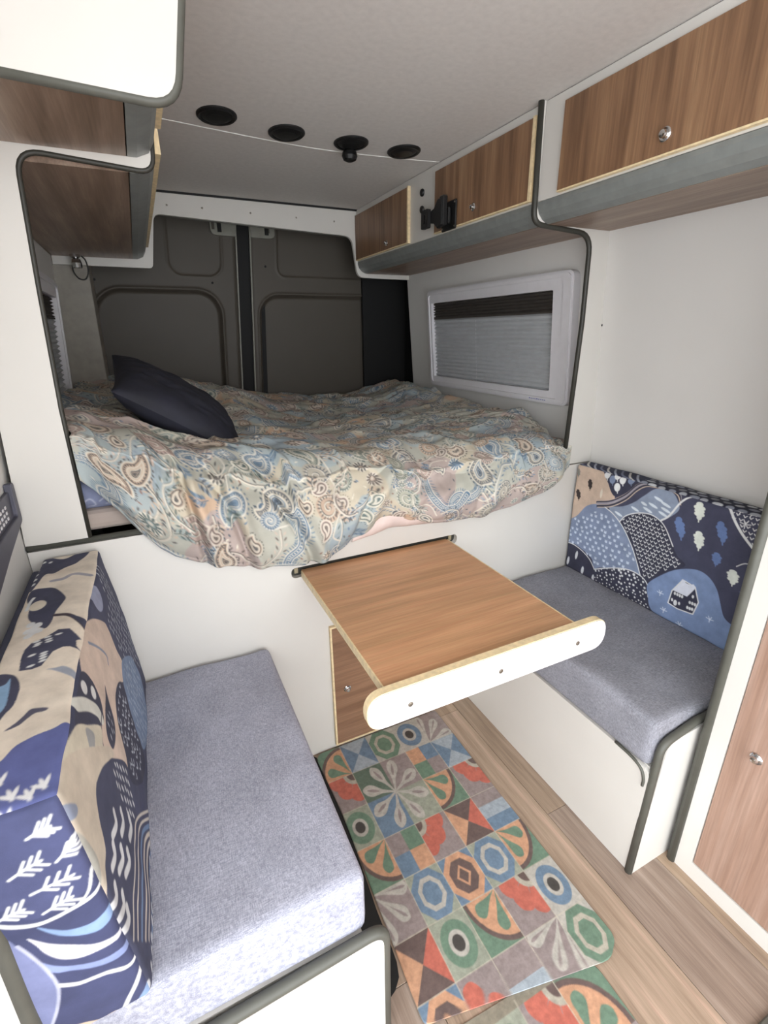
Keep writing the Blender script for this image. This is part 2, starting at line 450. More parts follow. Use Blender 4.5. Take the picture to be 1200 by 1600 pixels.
# small joint line + screw on the wall edge
q=lathe('screw',[(.004,0),(.004,.002),(.001,.003)],1,(1.463,YP,1.417),M['black'],part,10,-1)

# lower bed front with the table slot
bf=empty('bed_front_panel',(0,YP,0),'white panel under the bed with a table slot and walnut locker door','panel')
lower=[(-.314,0),(1.5,0),(1.5,.925),(-.314,.925)]
# built of pieces around the slot so the slot is a real opening
SL=rpoly([(.305,.741,.017),(.897,.741,.017),(.897,.707,.017),(.305,.707,.017)],8)
slab_hole('panel_board',[(.2,.60),(1.0,.60),(1.0,.85),(.2,.85)],SL,1,YP,YP+.018,M['white'],bf)
for a in ((-.312,.2,0,.925),(1.0,1.499,0,.925),(.2,1.0,0,.60),(.2,1.0,.85,.925)):
    box('panel_board',a[0],a[1],YP,YP+.018,a[2],a[3],M['white'],bf,0)
box('slot_lining',.29,.91,YP+.018,YP+.06,.69,.76,M['edged'],bf,0)
for x in (.3235,.876): box('table_catch',x-.006,x+.006,YP+.012,YP+.0175,.716,.734,M['catch'],bf,.001)
sweep('edge_trim',[(-.312,YP+.004,.934),(1.28,YP+.004,.934)],.0075,M['edge'],bf)
dr=box('locker_door',.417,.80,YP-.012,YP-.0005,.022,.503,M['walnut_door'],bf,.001)
for a in ((.411,.417,.016,.509),(.80,.806,.016,.509)): box('door_edging',a[0],a[1],YP-.0125,YP-.0005,a[2],a[3],M['cream_edge'],bf,0)
for a in ((.503,.509),(.016,.022)): box('door_edging',.417,.80,YP-.0125,YP-.0005,a[0],a[1],M['cream_edge'],bf,0)
def knob(c,axis,parent,s=1.,sgn=-1):
    k=lathe('door_knob',[(.0135*s,0),(.0145*s,.003),(.012*s,.005),(.0075*s,.0045),(.0085*s,.009),(.0075*s,.013),(.003*s,.014)],axis,c,M['chrome'],parent,20,sgn); return k
knob((.462,YP-.012,.251),1,bf,.9)

# rear bulkhead
rb=empty('rear_bulkhead',(0,2.68,0),'white frame with rounded corners in front of the rear doors','bulkhead')
outer=[(-.255,2.0,0),(-.27,1.690,0),(.118,1.688,.02),(.155,1.908,.035),(1.10,1.876,.05),(1.128,1.683,.045),(1.447,1.680,0),(1.42,2.0,0)]
slab('frame_board',rpoly(outer),1,2.662,2.68,M['white'],rb)
trim_path(rpoly([(.155,1.908,0),(1.10,1.876,0)]),1,2.682,.004,parent=rb)
box('top_gap',.14,1.14,2.655,2.664,1.992,2.0,M['gap'],rb,0)
for x,z in ((.215,1.945),(.365,1.945),(.583,1.942),(.806,1.94),(1.005,1.938)):
    lathe('screw',[(.0045,0),(.0045,.002),(.001,.003)],1,(x,2.662,z),M['steel'],rb,8,-1)

# ceiling discs
for k,(x,y) in enumerate([(.313,1.755),(.532,1.80),(.752,1.80),(.952,1.80)]):
    lab=['leftmost round black ceiling vent, nearest the left cabinet','second round black ceiling vent from the left','third round black ceiling vent with a knob hanging from it','rightmost round black ceiling vent, nearest the right cabinets'][k]
    t=empty('ceiling_vent',(x,y,ZC),lab,'ceiling vent','round black vents in the ceiling')
    lathe('rim',[(.057,0),(.057,.004),(.052,.008),(.046,.007),(.044,.004)],2,(x,y,ZC),M['black'],t,32,-1,1.15)
    lathe('cap',[(.043,0),(.043,.005),(.030,.010),(.012,.011)],2,(x,y,ZC),M['black'],t,32,-1,1.15)
    if k==2: lathe('knob',[(.014,.008),(.024,.014),(.027,.026),(.022,.037),(.010,.042)],2,(x+.012,y+.045,ZC),M['black'],t,20,-1)

# ================================================================ OVERHEAD CABINETS
def cab_right(y0,y1,doors,label,near):
    t=empty('overhead_cabinet',(1.13,(y0+y1)/2,1.71),label,'cabinet','overhead cabinets on the right wall')
    # face board, box
    box('face_board',1.130,1.142,y0,y1,1.755,1.998,M['white'],t,.001)
    # coved fascia
    pf=[(1.130,1.757),(1.130,1.745),(1.137,1.727),(1.152,1.712),(1.172,1.703),(1.180,1.703),(1.180,1.711),(1.160,1.724),(1.146,1.757)]
    slab('fascia',pf,1,y0,y1,M['fascia'],t)
    slab('underside',[(1.178,1.702),(wx(1.702)-.001,1.702),(wx(1.714)-.001,1.714),(1.178,1.714)],1,y0,y1,M['walnut_y'],t)
    for (a,b,kn,far) in doors:
        d=box('door',1.1175,1.1295,a,b,1.766,1.970,M['walnut_z'],t,.001)
        d.name='door'
        if far!=2:
            yy=a-.010 if far else a
            e=box('door_edging',1.117,1.1295,yy,yy+.010,1.762,1.973,M['cream_edge'],None,0); e.parent=d
        e=box('door_edging',1.117,1.1295,a,b,1.762,1.766,M['cream_edge'],None,0); e.parent=d
        if kn:
            k=knob((1.1175,kn[0],kn[1]),0,None,1.0 if near else .85); k.parent=d
    return t
cn=cab_right(-.65,YP-.002,[(-.1,1.205,(.885,1.802),2)],'walnut-fronted overhead cabinet nearest the camera on the right',True)
# white stile + lower rail are the face board; walnut front stops at y=1.205
cr=cab_right(YP+.020,2.660,[(1.325,1.86,(1.598,1.803),1),(2.085,2.655,(2.278,1.791),1)],'long overhead cabinet above the bed with two walnut doors',False)

def cab_left(y0,y1,zb,name,label,grp):
    t=empty(name,(.08,(y0+y1)/2,zb),label,'cabinet',grp)
    box('face_board',.085,.098,y0,y1,zb+.05,1.998,M['white'],t,.001)
    box('door',.099,.109,y0+.03,y1-.03,zb+.055,1.985,M['walnut_z'],t,.001)
    box('door_edging',.099,.111,y0+.02,y0+.03,zb+.045,1.99,M['cream_edge'],t,0); box('door_edging',.099,.111,y0+.03,y1-.03,zb+.046,zb+.055,M['cream_edge'],t,0)
    pf=[(.098,zb+.05),(.096,zb+.03),(.084,zb+.010),(.060,zb),(.040,zb),(.040,zb+.008),(.07,zb+.02),(.085,zb+.05)]
    slab('fascia',pf,1,y0,y1,M['fascia'],t)
    slab('underside',[(-.27,zb),(.042,zb),(.042,zb+.012),(-.27,zb+.012)],1,y0,y1,M['walnut_y'],t)
    return t
cl=cab_left(.955,YP-.002,1.745,'overhead_cabinet','left overhead cabinet nearest the camera, with white end panel','overhead cabinets on the left wall')
o2=rpoly([(-.30,2.0,0),(-.30,1.738,0),(.110,1.724,.045),(.142,1.90,.0),(.145,2.0,0)])
slab('end_panel',o2,1,.935,.953,M['white'],cl)
trim_path(rpoly([(-.30,1.738,0),(.110,1.724,.045),(.142,1.90,.0),(.145,2.0,0)][0:1]+[(.110,1.724,.045),(.142,1.90,0),(.145,2.0,0)]) ,1,.942,.008,parent=cl)
cl2=cab_left(YP+.020,2.660,1.722,'overhead_cabinet','left overhead cabinet above the bed with dark walnut underside','overhead cabinets on the left wall')

# TV bracket and sockets
t=empty('screen_bracket',(1.118,1.77,1.82),'black folding metal screen bracket beside the walnut door','bracket')
box('mount_plate',1.110,1.117,1.697,1.795,1.756,1.850,M['black'],t,.004)
box('plate_boss',1.098,1.110,1.725,1.77,1.775,1.83,M['black'],t,.004)
box('arm',1.080,1.100,1.735,1.765,1.770,1.868,M['black'],t,.004)
slab('arm',[(1.745,1.86),(1.775,1.86),(1.800,1.835),(1.850,1.825),(1.850,1.795),(1.800,1.785),(1.775,1.765),(1.745,1.775)],0,1.078,1.094,M['black'],t,.003)
slab_hole('hook',rpoly([(1.822,1.775,.006),(1.872,1.775,.006),(1.872,1.838,.012),(1.822,1.838,.006)]),[(1.842,1.790),(1.852,1.790),(1.852,1.822),(1.842,1.822)],0,1.066,1.080,M['black'],t)
for a,b in ((1.706,1.765),(1.706,1.841),(1.786,1.765),(1.786,1.841)): lathe('screw',[(.003,0),(.003,.002),(.001,.003)],0,(1.110,a,b),M['steel'],t,8,-1)
for k,z in enumerate((1.927,1.868)):
    t=lathe('power_socket',[(.013,0),(.014,.004),(.012,.008),(.008,.009)],0,(1.130,1.972,z),M['black'],None,18,-1)
    tag(t,['upper small round black socket between the walnut doors','lower small round black socket beside the bracket'][k],'socket','round black sockets on the overhead cabinet')

# chrome reading lamp with its cable loop under the far left cabinet
t=empty('reading_lamp',(-.178,2.60,1.722),'small chrome reading lamp with cable loop under left rear cabinet','lamp')
lathe('base',[(.020,0),(.020,.010),(.012,.014)],2,(-.178,2.60,1.722),M['chrome'],t,18,-1)
lathe('lamp_head',[(.006,.012),(.016,.018),(.020,.032),(.018,.05),(.015,.052)],2,(-.176,2.60,1.722),M['chrome'],t,18,-1)
sweep('cable',smooth_open([(-.190,2.6,1.70),(-.195,2.6,1.66),(-.180,2.6,1.632),(-.155,2.6,1.630),(-.140,2.6,1.66),(-.142,2.6,1.70),(-.155,2.6,1.718)],5),.003,M['black'],t,6)

# ================================================================ WINDOWS WITH PLEATED BLINDS
def window(n,side,y0,y1,z0,z1,label):
    # local frame: s along y, t up, depth d inward; side=+1 right wall
    sl=.0824
    def X(z,d): return (wx(z)-d) if side>0 else (-.314+max(0,z-1.1)*.068+d)
    def bend(o):
        for v in o.data.vertices: v.co.x=X(v.co.z,v.co.x)
        return o
    fr=slab_hole('window_%d'%n,rpoly([(y0,z0,.03),(y1,z0,.03),(y1,z1,.03),(y0,z1,.03)]),rpoly([(y0+.10,z0+.05,.008),(y1-.035,z0+.05,.008),(y1-.035,z1-.06,.008),(y0+.10,z1-.06,.008)]),0,.0,.030,M['frame'])
    bend(fr); struct(fr,label)
    lip=slab_hole('frame_lip',rpoly([(y0+.008,z0+.008,.03),(y1-.008,z0+.008,.03),(y1-.008,z1-.008,.03),(y0+.008,z1-.008,.03)]),rpoly([(y0+.045,z0+.022,.02),(y1-.02,z0+.022,.02),(y1-.02,z1-.022,.02),(y0+.045,z1-.022,.02)]),0,.030,.036,M['frame']); bend(lip); lip.parent=fr
    def pleats(nm,za,zb,cnt,m,depth=.011):
        V=[];Fc=[]; k=cnt*2+1
        for i in range(k):
            z=zb+(za-zb)*i/(k-1); d=.006+(depth if i%2 else 0)
            V+=[(X(z,d),y0+.10,z),(X(z,d),y1-.035,z)]
        for i in range(k-1): Fc.append((2*i,2*i+1,2*i+3,2*i+2))
        o=raw(nm,V,Fc,m); o.parent=fr
    zt=z1-.06; zb=z0+.05
    pleats('blind_pleats',zt-.075,zt,6,M['blinddark']); pleats('blind_pleats',zb,zt-.078,16,M['blind'])
    q=box('pane',.001,.003,y0+.09,y1-.03,zb,zt,M['glass'],None,0); bend(q); q.parent=fr
    q=box('blind_rail',.008,.016,y0+.10,y1-.035,zt-.079,zt-.073,M['blinddark'],None,0); bend(q); q.parent=fr
    for yy in (y0+(y1-y0)*.6,):
        q=box('blind_cord',.0125,.0135,yy,yy+.0015,zb,zt-.08,M['frame'],None,0); bend(q); q.parent=fr
    for k in range(14):
        z=zt-.02-k*.024; q=box('cord_eyelet',.012,.016,y1-.047,y1-.041,z,z+.008,M['frame'],None,0); bend(q); q.parent=fr
    return fr,bend
f1,bend1=window(1,1,1.40,2.415,1.125,1.603,'white framed window with closed grey pleated blind above the bed')
for k in range(9):   # small blue lettering, too small to read
    h=.004 if k in (0,4) else .0028
    q=box('blue_lettering',.0362,.0366,1.60-k*.011,1.607-k*.011,1.136,1.136+h,M['blue'],None,0); bend1(q); q.parent=f1
window(2,-1,1.40,2.415,1.125,1.603,'left window with closed dark pleated blind at the pillow end')

# ================================================================ TABLE
tb=empty('folding_table',(.6,1.0,.71),'walnut folding table with white end board slotted into the bed front','table')
box('tabletop',.338,.855,.700,1.300,.708,.728,M['walnut_x'],tb,.0008)
for a,b in ((.3345,.3382),(.8548,.8585)): box('edge_banding',a,b,.700,1.291,.7075,.7283,M['cream_edge'],tb,0)
bd=rpoly([(.283,.662,.045),(.925,.662,.045),(.925,.747,.045),(.283,.747,.045)],8)
slab('end_board',bd,1,.682,.700,M['cream_edge'],tb)
bd2=rpoly([(.285,.664,.043),(.923,.664,.043),(.923,.745,.043),(.285,.745,.043)],8)
slab('board_face',bd2,1,.6795,.6822,M['frame'],tb)
for x in (.378,.604,.832): lathe('screw',[(.0058,0),(.0058,.001),(.0022,.0018)],1,(x,.6797,.700),M['steel'],tb,12,-1)

# ================================================================ BENCHES
bl=empty('bench_box',(0,.9,0),'left white bench base with dark edged end panel nearest the camera','bench','white bench bases')
box('front_panel',.186,.200,.535,YP-.001,0,.350,M['white'],bl,.001)
box('seat_board',-.312,.200,.535,YP-.001,.350,.361,M['white'],bl,0) 
pl=[(-.312,0,0),(.238,0,0),(.238,.372,.035),(-.165,.352,.05),(-.262,.56,.03),(-.257,.74,0),(-.275,.90,.02),(-.312,.90,0)]
slab('end_panel',rpoly(pl),1,.510,.528,M['white'],bl)
trim_path(open_round([(.238,0),(.238,.372,.035),(-.165,.352,.05),(-.262,.56,.03),(-.257,.74,.0),(-.275,.90,.02),(-.312,.90,0)]),1,.519,.0112,parent=bl)
br=empty('bench_box',(1.2,.9,0),'right white bench base with dark edged end panel beside the wardrobe','bench','white bench bases')
fp=rpoly([(.537,0,0),(YP-.001,0,0),(YP-.001,.361,0),(.537,.361,.03)])
slab('front_panel',fp,0,.985,.998,M['white'],br)
sweep('corner_trim',smooth_open([(.986,.64,.363),(.984,.585,.361),(.983,.556,.350),(.983,.545,.325),(.983,.545,.305)],4),.004,M['edge'],br,6)
box('seat_board',.998,1.499,.545,YP-.001,.350,.361,M['white'],br,0)
slab('end_panel',rpoly([(.987,0,0),(1.495,0,0),(1.495,.462,0),(1.012,.452,.045)]),1,.522,.540,M['white'],br)
trim_path(open_round([(.987,0),(1.0,.445,.04),(1.12,.468,0),(1.40,.475,0)]),1,.531,.0105,parent=br)

# wardrobe
wd=empty('wardrobe',(1.3,-.1,0),'tall white wardrobe with walnut door at the right edge','wardrobe')
box('carcass',1.135,1.497,-.6,.498,0,1.69,M['white'],wd,.001)
slab_hole('front_frame',[(-.6,0),(.492,0),(.492,1.69),(-.6,1.69)],[(-.5,.052),(.452,.052),(.452,1.6),(-.5,1.6)],0,1.122,1.136,M['white'],wd)
box('door',1.124,1.134,-.498,.450,.054,1.598,M['walnut_ward'],wd,.001)
knob((1.124,.392,.477),0,wd,.95)
sweep('edge_trim',[(1.126,.502,0),(1.126,.502,1.69)],.0125,M['edge'],wd)

# ================================================================ UPHOLSTERY
def rbox_face(cu,cv,nrm,lo,hi,r,nu,nv,bulge,warp=None):
    """one face of a rounded, slightly puffed block. cu,cv axis ids, nrm (axis,side)"""
    ax,sd=nrm; U,V=np.meshgrid(np.linspace(lo[cu],hi[cu],nu),np.linspace(lo[cv],hi[cv],nv))
    P=np.zeros(U.shape+(3,)); P[...,cu]=U; P[...,cv]=V; P[...,ax]=hi[ax] if sd>0 else lo[ax]
    lo_=np.array(lo)+r; hi_=np.array(hi)-r
    Q=np.clip(P,lo_,hi_); n=P-Q; n/=np.linalg.norm(n,axis=-1,keepdims=True)+1e-9; P2=Q+n*r
    a=(U-lo[cu])/(hi[cu]-lo[cu])*2-1; b=(V-lo[cv])/(hi[cv]-lo[cv])*2-1
    P2[...,ax]+=sd*bulge*(1-a**4)*(1-b**4)
    if warp is not None: P2=warp(P2)
    return P2,U,V
def merge(name,parts,m,parent=None):
    Ps=[];Cs=[];q=[];off=0
    for P,C in parts:
        h,w_=P.shape[:2]; idx=np.arange(h*w_).reshape(h,w_)+off; off+=h*w_
        q.append(np.stack([idx[:-1,:-1],idx[:-1,1:],idx[1:,1:],idx[1:,:-1]],-1).reshape(-1,4)); Ps.append(P.reshape(-1,3))
        Cs.append(np.ones((h*w_,3)) if C is None else C.reshape(-1,3))
    V=np.concatenate(Ps); Q=np.concatenate(q); nf=len(Q); me=bpy.data.meshes.new(name)
    me.vertices.add(len(V)); me.vertices.foreach_set('co',V.reshape(-1).astype(np.float32))
    me.loops.add(nf*4); me.loops.foreach_set('vertex_index',Q.reshape(-1).astype(np.int32))
    me.polygons.add(nf); me.polygons.foreach_set('loop_start',np.arange(0,nf*4,4,dtype=np.int32)); me.polygons.foreach_set('loop_total',np.full(nf,4,np.int32))
    me.polygons.foreach_set('use_smooth',np.ones(nf,bool)); me.update(calc_edges=True); me.validate(); set_col(me,np.concatenate(Cs)); me.materials.append(m)
    o=bpy.data.objects.new(name,me); COL.objects.link(o)
    if parent is not None: att(o,parent)
    return o
FACES=[(0,1,(2,1)),(0,1,(2,-1)),(1,2,(0,1)),(1,2,(0,-1)),(0,2,(1,1)),(0,2,(1,-1))]
def puff(name,lo,hi,r,bulge,m,warp=None,step=.012,parent=None):
    parts=[]
    for cu,cv,nr in FACES:
        P,U,V=rbox_face(cu,cv,nr,lo,hi,r,max(12,int((hi[cu]-lo[cu])/step)),max(12,int((hi[cv]-lo[cv])/step)),bulge if nr[0]==2 else bulge*.4,warp)
        parts.append((P,None))
    return merge(name,parts,m,parent)
def wob(s,amp,sc=7):
    def f(P):
        P=P.copy(); P[...,2]+=amp*fbm(P[...,0]*sc+s,P[...,1]*sc,3,s)*np.clip((P[...,2]-.42)/.08,0,1); return P
    return f
sc=puff('seat_cushion',(-.250,.534,.362),(.212,YP-.006,.503),.018,.003,M['seat'],wob(3,.006))
tag(sc,'long grey woven seat cushion on the left bench, nearest the camera','cushion','grey seat cushions')
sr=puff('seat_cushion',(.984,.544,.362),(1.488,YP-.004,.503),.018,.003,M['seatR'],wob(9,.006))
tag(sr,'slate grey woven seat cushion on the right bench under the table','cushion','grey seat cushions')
pdm=box('backing_pad',-.3125,-.285,.54,YP-.004,.505,.88,M['pad'],None,.006,2)
tag(pdm,'thin blue-grey cloth pad upright between left wall and patterned backrest','pad')

# --- print drawing
NAVY='484a60'; DK='3a3b4e'; BLU='8795b2'; BL2='929fb5'; PEA='d2bba8'; CRM='e6dccb'; WHT='e9ebec'; LIL='9a9fb8'
def tree(cv,p,h,c,w=None,lean=.15,trunk=True):
    p=cv.tr(p)[0]; f=cv.f; cv.f=None; w=w or h*.28; u=1
    for k in range(5):
        t=(k+.5)/5; wd=w*math.sin(PI*(.18+.72*t))*(1 if k%2 else .82)
        cv.ell((p[0]+lean*h*(.5-t),p[1]+h*(.5-t)*.8),wd*.6,h*.13,c,0)
    if trunk: cv.line([(p[0]-lean*h*.3,p[1]-h*.3),(p[0]-lean*h*.5,p[1]-h*.55)],h*.06,c,False)
    cv.f=f
def tick(cv,u,v,s,c,clip=None):
    f=cv.f; cv.f=None
    cv.line([(u-s,v+s*.7),(u,v-s*.5),(u+s,v+s*.7)],s*.55,c,False,clip); cv.f=f
def crown(cv,u,v,s,c,clip=None):
    f=cv.f; cv.f=None
    cv.ell((u,v-s*.2),s,s*.55,c,0,clip)
    for d in (-.8,0,.8): cv.line([(u+d*s*.5,v),(u+d*s,v+s*.9)],s*.5,c,False,clip)
    cv.f=f
def scatter(cv,mask_pts,step,fn,jit=.25,seed=1,hexa=True):
    mk=cv.mask_poly(mask_pts); P=smooth_closed(cv.tr(mask_pts)); lo,hi=P.min(0),P.max(0); r=np.random.default_rng(seed)
    j=0; v=lo[1]
    while v<hi[1]:
        u=lo[0]+(step[0]/2 if hexa and j%2 else 0)
        while u<hi[0]:
            a=u+(r.random()-.5)*jit*step[0]; b=v+(r.random()-.5)*jit*step[1]
            jj=int((b-cv.v0)/cv.res); ii=int((a-cv.u0)/cv.res)
            if 0<=jj<cv.h and 0<=ii<cv.w and mk[jj,ii]>.5: fn(a,b,mk)
            u+=step[0]
        v+=step[1]; j+=1
def pebbles(cv,seed,step,cols,r=.42):
    rr=np.random.default_rng(seed); f=cv.f; cv.f=None; j=0; v=cv.v0
    while v<cv.v0+cv.h*cv.res:
        u=cv.u0+(step[0]/2 if j%2 else 0)
        while u<cv.u0+cv.w*cv.res:
            cv.ell((u+(rr.random()-.5)*step[0]*.2,v),step[0]*r*(.8+.3*rr.random()),step[1]*r*(.8+.3*rr.random()),cols[rr.integers(len(cols))],(rr.random()-.5)*.5); u+=step[0]
        v+=step[1]; j+=1
    cv.f=f
# right backrest: front face x=1.42, canvas coords (y,z)
XR=1.42
cR=Canvas(.53,.49,1.30,.96,.0012,NAVY)
def fR(cx,cy):
    p=view_to_plane(860+cx/3.529,700+cy/3.529,(1,0,0),XR); return p[1],p[2]
cR.f=fR
right_field=[(985,320),(1200,300),(1300,400),(1300,760),(1195,640),(1110,540),(1040,440)]
scatter(cR,right_field,(.016,.014),lambda a,b,m:tick(cR,a,b,.0045,WHT,m),.2,5)
cR.poly([(60,395),(55,330),(75,200),(92,100),(125,55),(200,75),(275,108),(320,190),(360,268),(330,300),(262,308),(200,325),(150,372),(100,392)],PEA)
bh=[(45,520),(50,440),(60,395),(110,390),(150,370),(195,322),(250,308),(305,325),(350,362),(395,420),(440,510),(472,600),(492,695),(400,672),(250,668),(230,610),(180,560),(120,522)]
cR.poly(bh,BLU); cR.poly([(330,345),(360,360),(400,430),(440,510),(475,600),(490,690),(420,672),(390,520)],'8a98b4')
scatter(cR,[(60,400),(130,385),(250,350),(330,370),(420,500),(470,640),(400,660),(250,655),(180,555),(60,505)],(.026,.019),lambda a,b,m:crown(cR,a,b,.0055,'d3dff0',m),.5,11)
cR.poly([(330,325),(400,320),(460,300),(520,262),(570,228),(622,216),(670,236),(705,288),(712,340),(650,385),(600,398),(540,362),(470,358),(410,385),(382,402),(352,362)],BL2)
for p,l in (((600,280),.017),((640,310),.018),((520,305),.012),((570,315),.017),((470,335),.016),((540,340),.018),((640,340),.018),((380,362),.017),((625,362),.017)): cR.ell(p,l,.0045,'dfe9f2',.25)
cR.poly([(385,405),(420,372),(480,357),(550,362),(602,392),(640,440),(670,510),(700,590),(745,650),(620,692),(542,745),(500,690),(470,590),(440,500),(405,430)],DK)
scatter(cR,[(395,408),(430,378),(490,362),(550,370),(600,400),(635,450),(665,520),(695,600),(735,648),(620,682),(548,730),(505,680),(478,590),(448,500)],(.0155,.0125),lambda a,b,m:tick(cR,a,b,.0046,WHT,m),.25,3)
# hill with trees, far left bottom and dots
cR.poly([(30,500),(45,523),(110,523),(170,560),(215,610),(242,665),(255,760),(150,720),(20,650)],DK)
for p in ((65,560),(97,620),(145,590),(175,675),(232,720)): cR.ell(p,.006,.018,'d9dde2',.1)
dots=[(250,668),(340,660),(430,668),(500,702),(537,750),(540,820),(548,880),(610,960),(520,960),(380,860),(255,770)]
cR.poly(dots,DK)
rd=np.random.default_rng(4)
def dot(a,b,m):
    s=.0022+.0045*rd.random()*max(.25,min(1,(b-.50)/.12)); f=cR.f; cR.f=None; cR.ell((a,b),s,s,WHT,0,m); cR.f=f
scatter(cR,dots,(.017,.014),dot,.6,6)
# tree cluster between peach and bands
cR.poly([(300,80),(500,60),(520,170),(440,230),(360,265),(320,185)],DK)
for k,(p,c) in enumerate((((315,145),WHT),((345,172),BLU),((370,150),WHT),((400,175),WHT),((372,215),WHT),((445,175),BLU))): cR.ell(p,.012,.015,c); cR.line([p,(p[0]+2,p[1]+32)],.003,c,False)
# striped track
base=[(262,305),(340,300),(420,265),(480,215),(530,190),(590,192),(660,205),(705,240),(722,290)]
for off,c,wd in ((-14,'d8c4b4',.004),(-6,DK,.011),(2,'a8a3ac',.010),(9,'d8c4b4',.004),(15,DK,.010),(21,'dccab8',.003)):
    cR.line([(x,y+off) for x,y in base],wd,c)
def outl(P,w=.0035,c=WHT): cR.line(P,w,c)
outl([(45,523),(110,523),(170,560),(215,610),(242,665)]); outl([(242,668),(340,660),(430,668),(500,702),(537,750),(540,820)])
outl([(305,325),(350,362),(395,420),(440,510),(472,600),(500,700)]); outl([(385,405),(420,372),(480,357),(550,362),(602,392),(640,440),(680,540)])
outl([(612,398),(660,370),(720,300),(775,262)],.006); outl([(985,320),(1040,440),(1110,540),(1195,635)],.007)
outl([(1030,650),(1080,635),(1140,655)],.0025)
lb=[(540,748),(620,697),(700,669),(800,667),(872,702),(920,772),(942,855),(960,930),(1005,975),(1065,1000),(1150,1010),(1150,1250),(1000,1165),(780,1045),(600,945),(552,880),(540,820)]
cR.poly(lb,'8398bf')
tree(cR,(825,345),.060,'e9efe6',.03); tree(cR,(822,505),.060,'e9efe6',.03)
tree(cR,(720,435),.070,'6d84b4',.03,.3); tree(cR,(950,460),.066,'6d84b4',.028,.3); tree(cR,(920,608),.042,'6d84b4',.026,.1)
tree(cR,(1010,710),.048,'e9efe6',.030); tree(cR,(1078,815),.036,'6f7790',.028); tree(cR,(1078,970),.045,'e9efe6',.03)
tree(cR,(220,200),.042,'3a3130',.020,.12); tree(cR,(155,255),.042,'3a3130',.020,.2); tree(cR,(155,135),.034,'8d8b85',.016,.1); cR.ell((285,250),.005,.017,CRM)
cR.poly([(80,215),(98,195),(115,268),(78,272)],BLU,False); cR.poly([(75,270),(116,272),(108,337),(72,330)],DK,False)
for a,b in ((88,287),(104,290),(86,313),(100,317)): cR.ell((a,b),.004,.006,WHT)
hs=[(650,852),(674,785),(735,725),(803,765),(820,850),(786,916),(700,885)]
cR.poly(hs,DK,False); cR.line(hs+[hs[0]],.0035,WHT,False)
cR.poly([(680,782),(724,740),(730,722),(745,728),(750,742),(782,755),(792,748),(802,760),(802,775),(757,818)],'e4e8f4',False)
for a,b in ((690,800),(704,806),(717,812),(730,818),(673,835),(712,856),(790,818),(772,850),(786,856),(800,862),(758,878),(771,884),(784,888)): cR.ell((a,b),.0035,.0055,WHT)
cR.ell((690,852),.006,.010,WHT)
def spark(cv,p,s=.011,c='dfe9f6'):
    p=cv.tr(p)[0]; f=cv.f; cv.f=None
    for a in (.2,1.1,2.0,2.9): cv.line([p,(p[0]+s*math.cos(a),p[1]+s*math.sin(a))],.0024,c,False)
    cv.line([p,(p[0],p[1]-s*.8)],.0024,c,False); cv.f=f
for p in ((608,800),(625,895),(708,975),(880,945)): spark(cR,p)
for p in ((1045,345),(1105,362),(1175,378),(1075,420)): spark(cR,p,.014,WHT)
cT=Canvas(.53,1.38,1.30,1.54,.0015,'2c2e40'); pebbles(cT,5,(.034,.022),['a9adb5','c9ccd0','7d8088','8a8e9c'],.40)
cT.poly([(1.02,1.38),(1.28,1.38),(1.28,1.54),(1.0,1.54)],'2f3248',False)
for k in range(9):
    y=.99+.03*k; cT.line([(y,1.40+.01*(k%3)),(y+.04,1.43),(y+.07,1.47)],.007,['9da2b0','c9c6c2','6f7488'][k%3])
cE=Canvas(1.38,.49,1.54,.96,.003,NAVY)
lo=(XR,.548,.500); hi=(1.494,YP-.008,.932)
def sag(P):
    P=P.copy(); t=np.clip((P[...,2]-.5)/.43,0,1); P[...,0]+=.004*fbm(P[...,1]*9,P[...,2]*9,3,5); P[...,2]+=.005*t*fbm(P[...,1]*6+3,P[...,0]*6,2,8)
    lim=1.494; P[...,0]=np.minimum(P[...,0],lim); return P
parts=[]
for cu,cv_,nr in FACES:
    main=nr==(0,-1); top=nr==(2,1)
    nu=620 if main else (500 if top else 40); nv=350 if main else (50 if top else 40)
    if top: P,U,V=rbox_face(1,0,nr,lo,hi,.016,500,50,.003,sag); parts.append((P,cT.sample(U,V))); continue
    P,U,V=rbox_face(cu,cv_,nr,lo,hi,.016,nu,nv,.004 if main else 0,sag)
    C=cR.sample(U,V) if main else np.tile(lin(NAVY),U.shape+(1,))
    parts.append((P,C))
o=merge('back_cushion',parts,M['print'])
tag(o,'upright backrest cushion on the right bench with blue hills, trees and house print','cushion','landscape print backrest cushions')

# left backrest: leaning block. front plane x+.0864z=-.0864
cF=Canvas(.50,.48,1.30,.95,.0013,'454860')
def fF3(cx,cy): p=view_to_plane(cx/4,840+cy/4,(1,0,.0864),-.0864); return p[1],p[2]
def fF4(cx,cy): p=view_to_plane(cx/3.81,1180+cy/3.81,(1,0,.0864),-.0864); return p[1],p[2]
cF.f=fF3
dash=lambda cv,c,l,w_,ang=1.4:(lambda a,b,m:cv.ell((a,b),l,w_,c,ang,m,True))
sc1=[(585,105),(625,180),(700,370),(800,600),(860,760),(890,830),(800,790),(740,770),(690,640),(650,540),(640,400),(580,200)]
scatter(cF,sc1,(.022,.018),dash(cF,'c5c9d2',.0065,.0022),.4,3)
cF.ell((590,375),.035,.030,LIL)
cF.poly([(540,532),(620,530),(650,585),(690,700),(735,800),(735,905),(705,915),(690,1000),(705,1150),(750,1330),(770,1440),(640,1420),(600,1300),(590,1190),(605,1080),(560,900),(505,840)],'d3bfb0')
cF.line([(545,660),(600,700),(635,745),(645,800)],.006,'8890a2')
cF.poly([(735,765),(800,755),(860,870),(905,1060),(935,1240),(900,1310),(865,1320),(800,1160),(745,960),(728,850)],'7788a4')
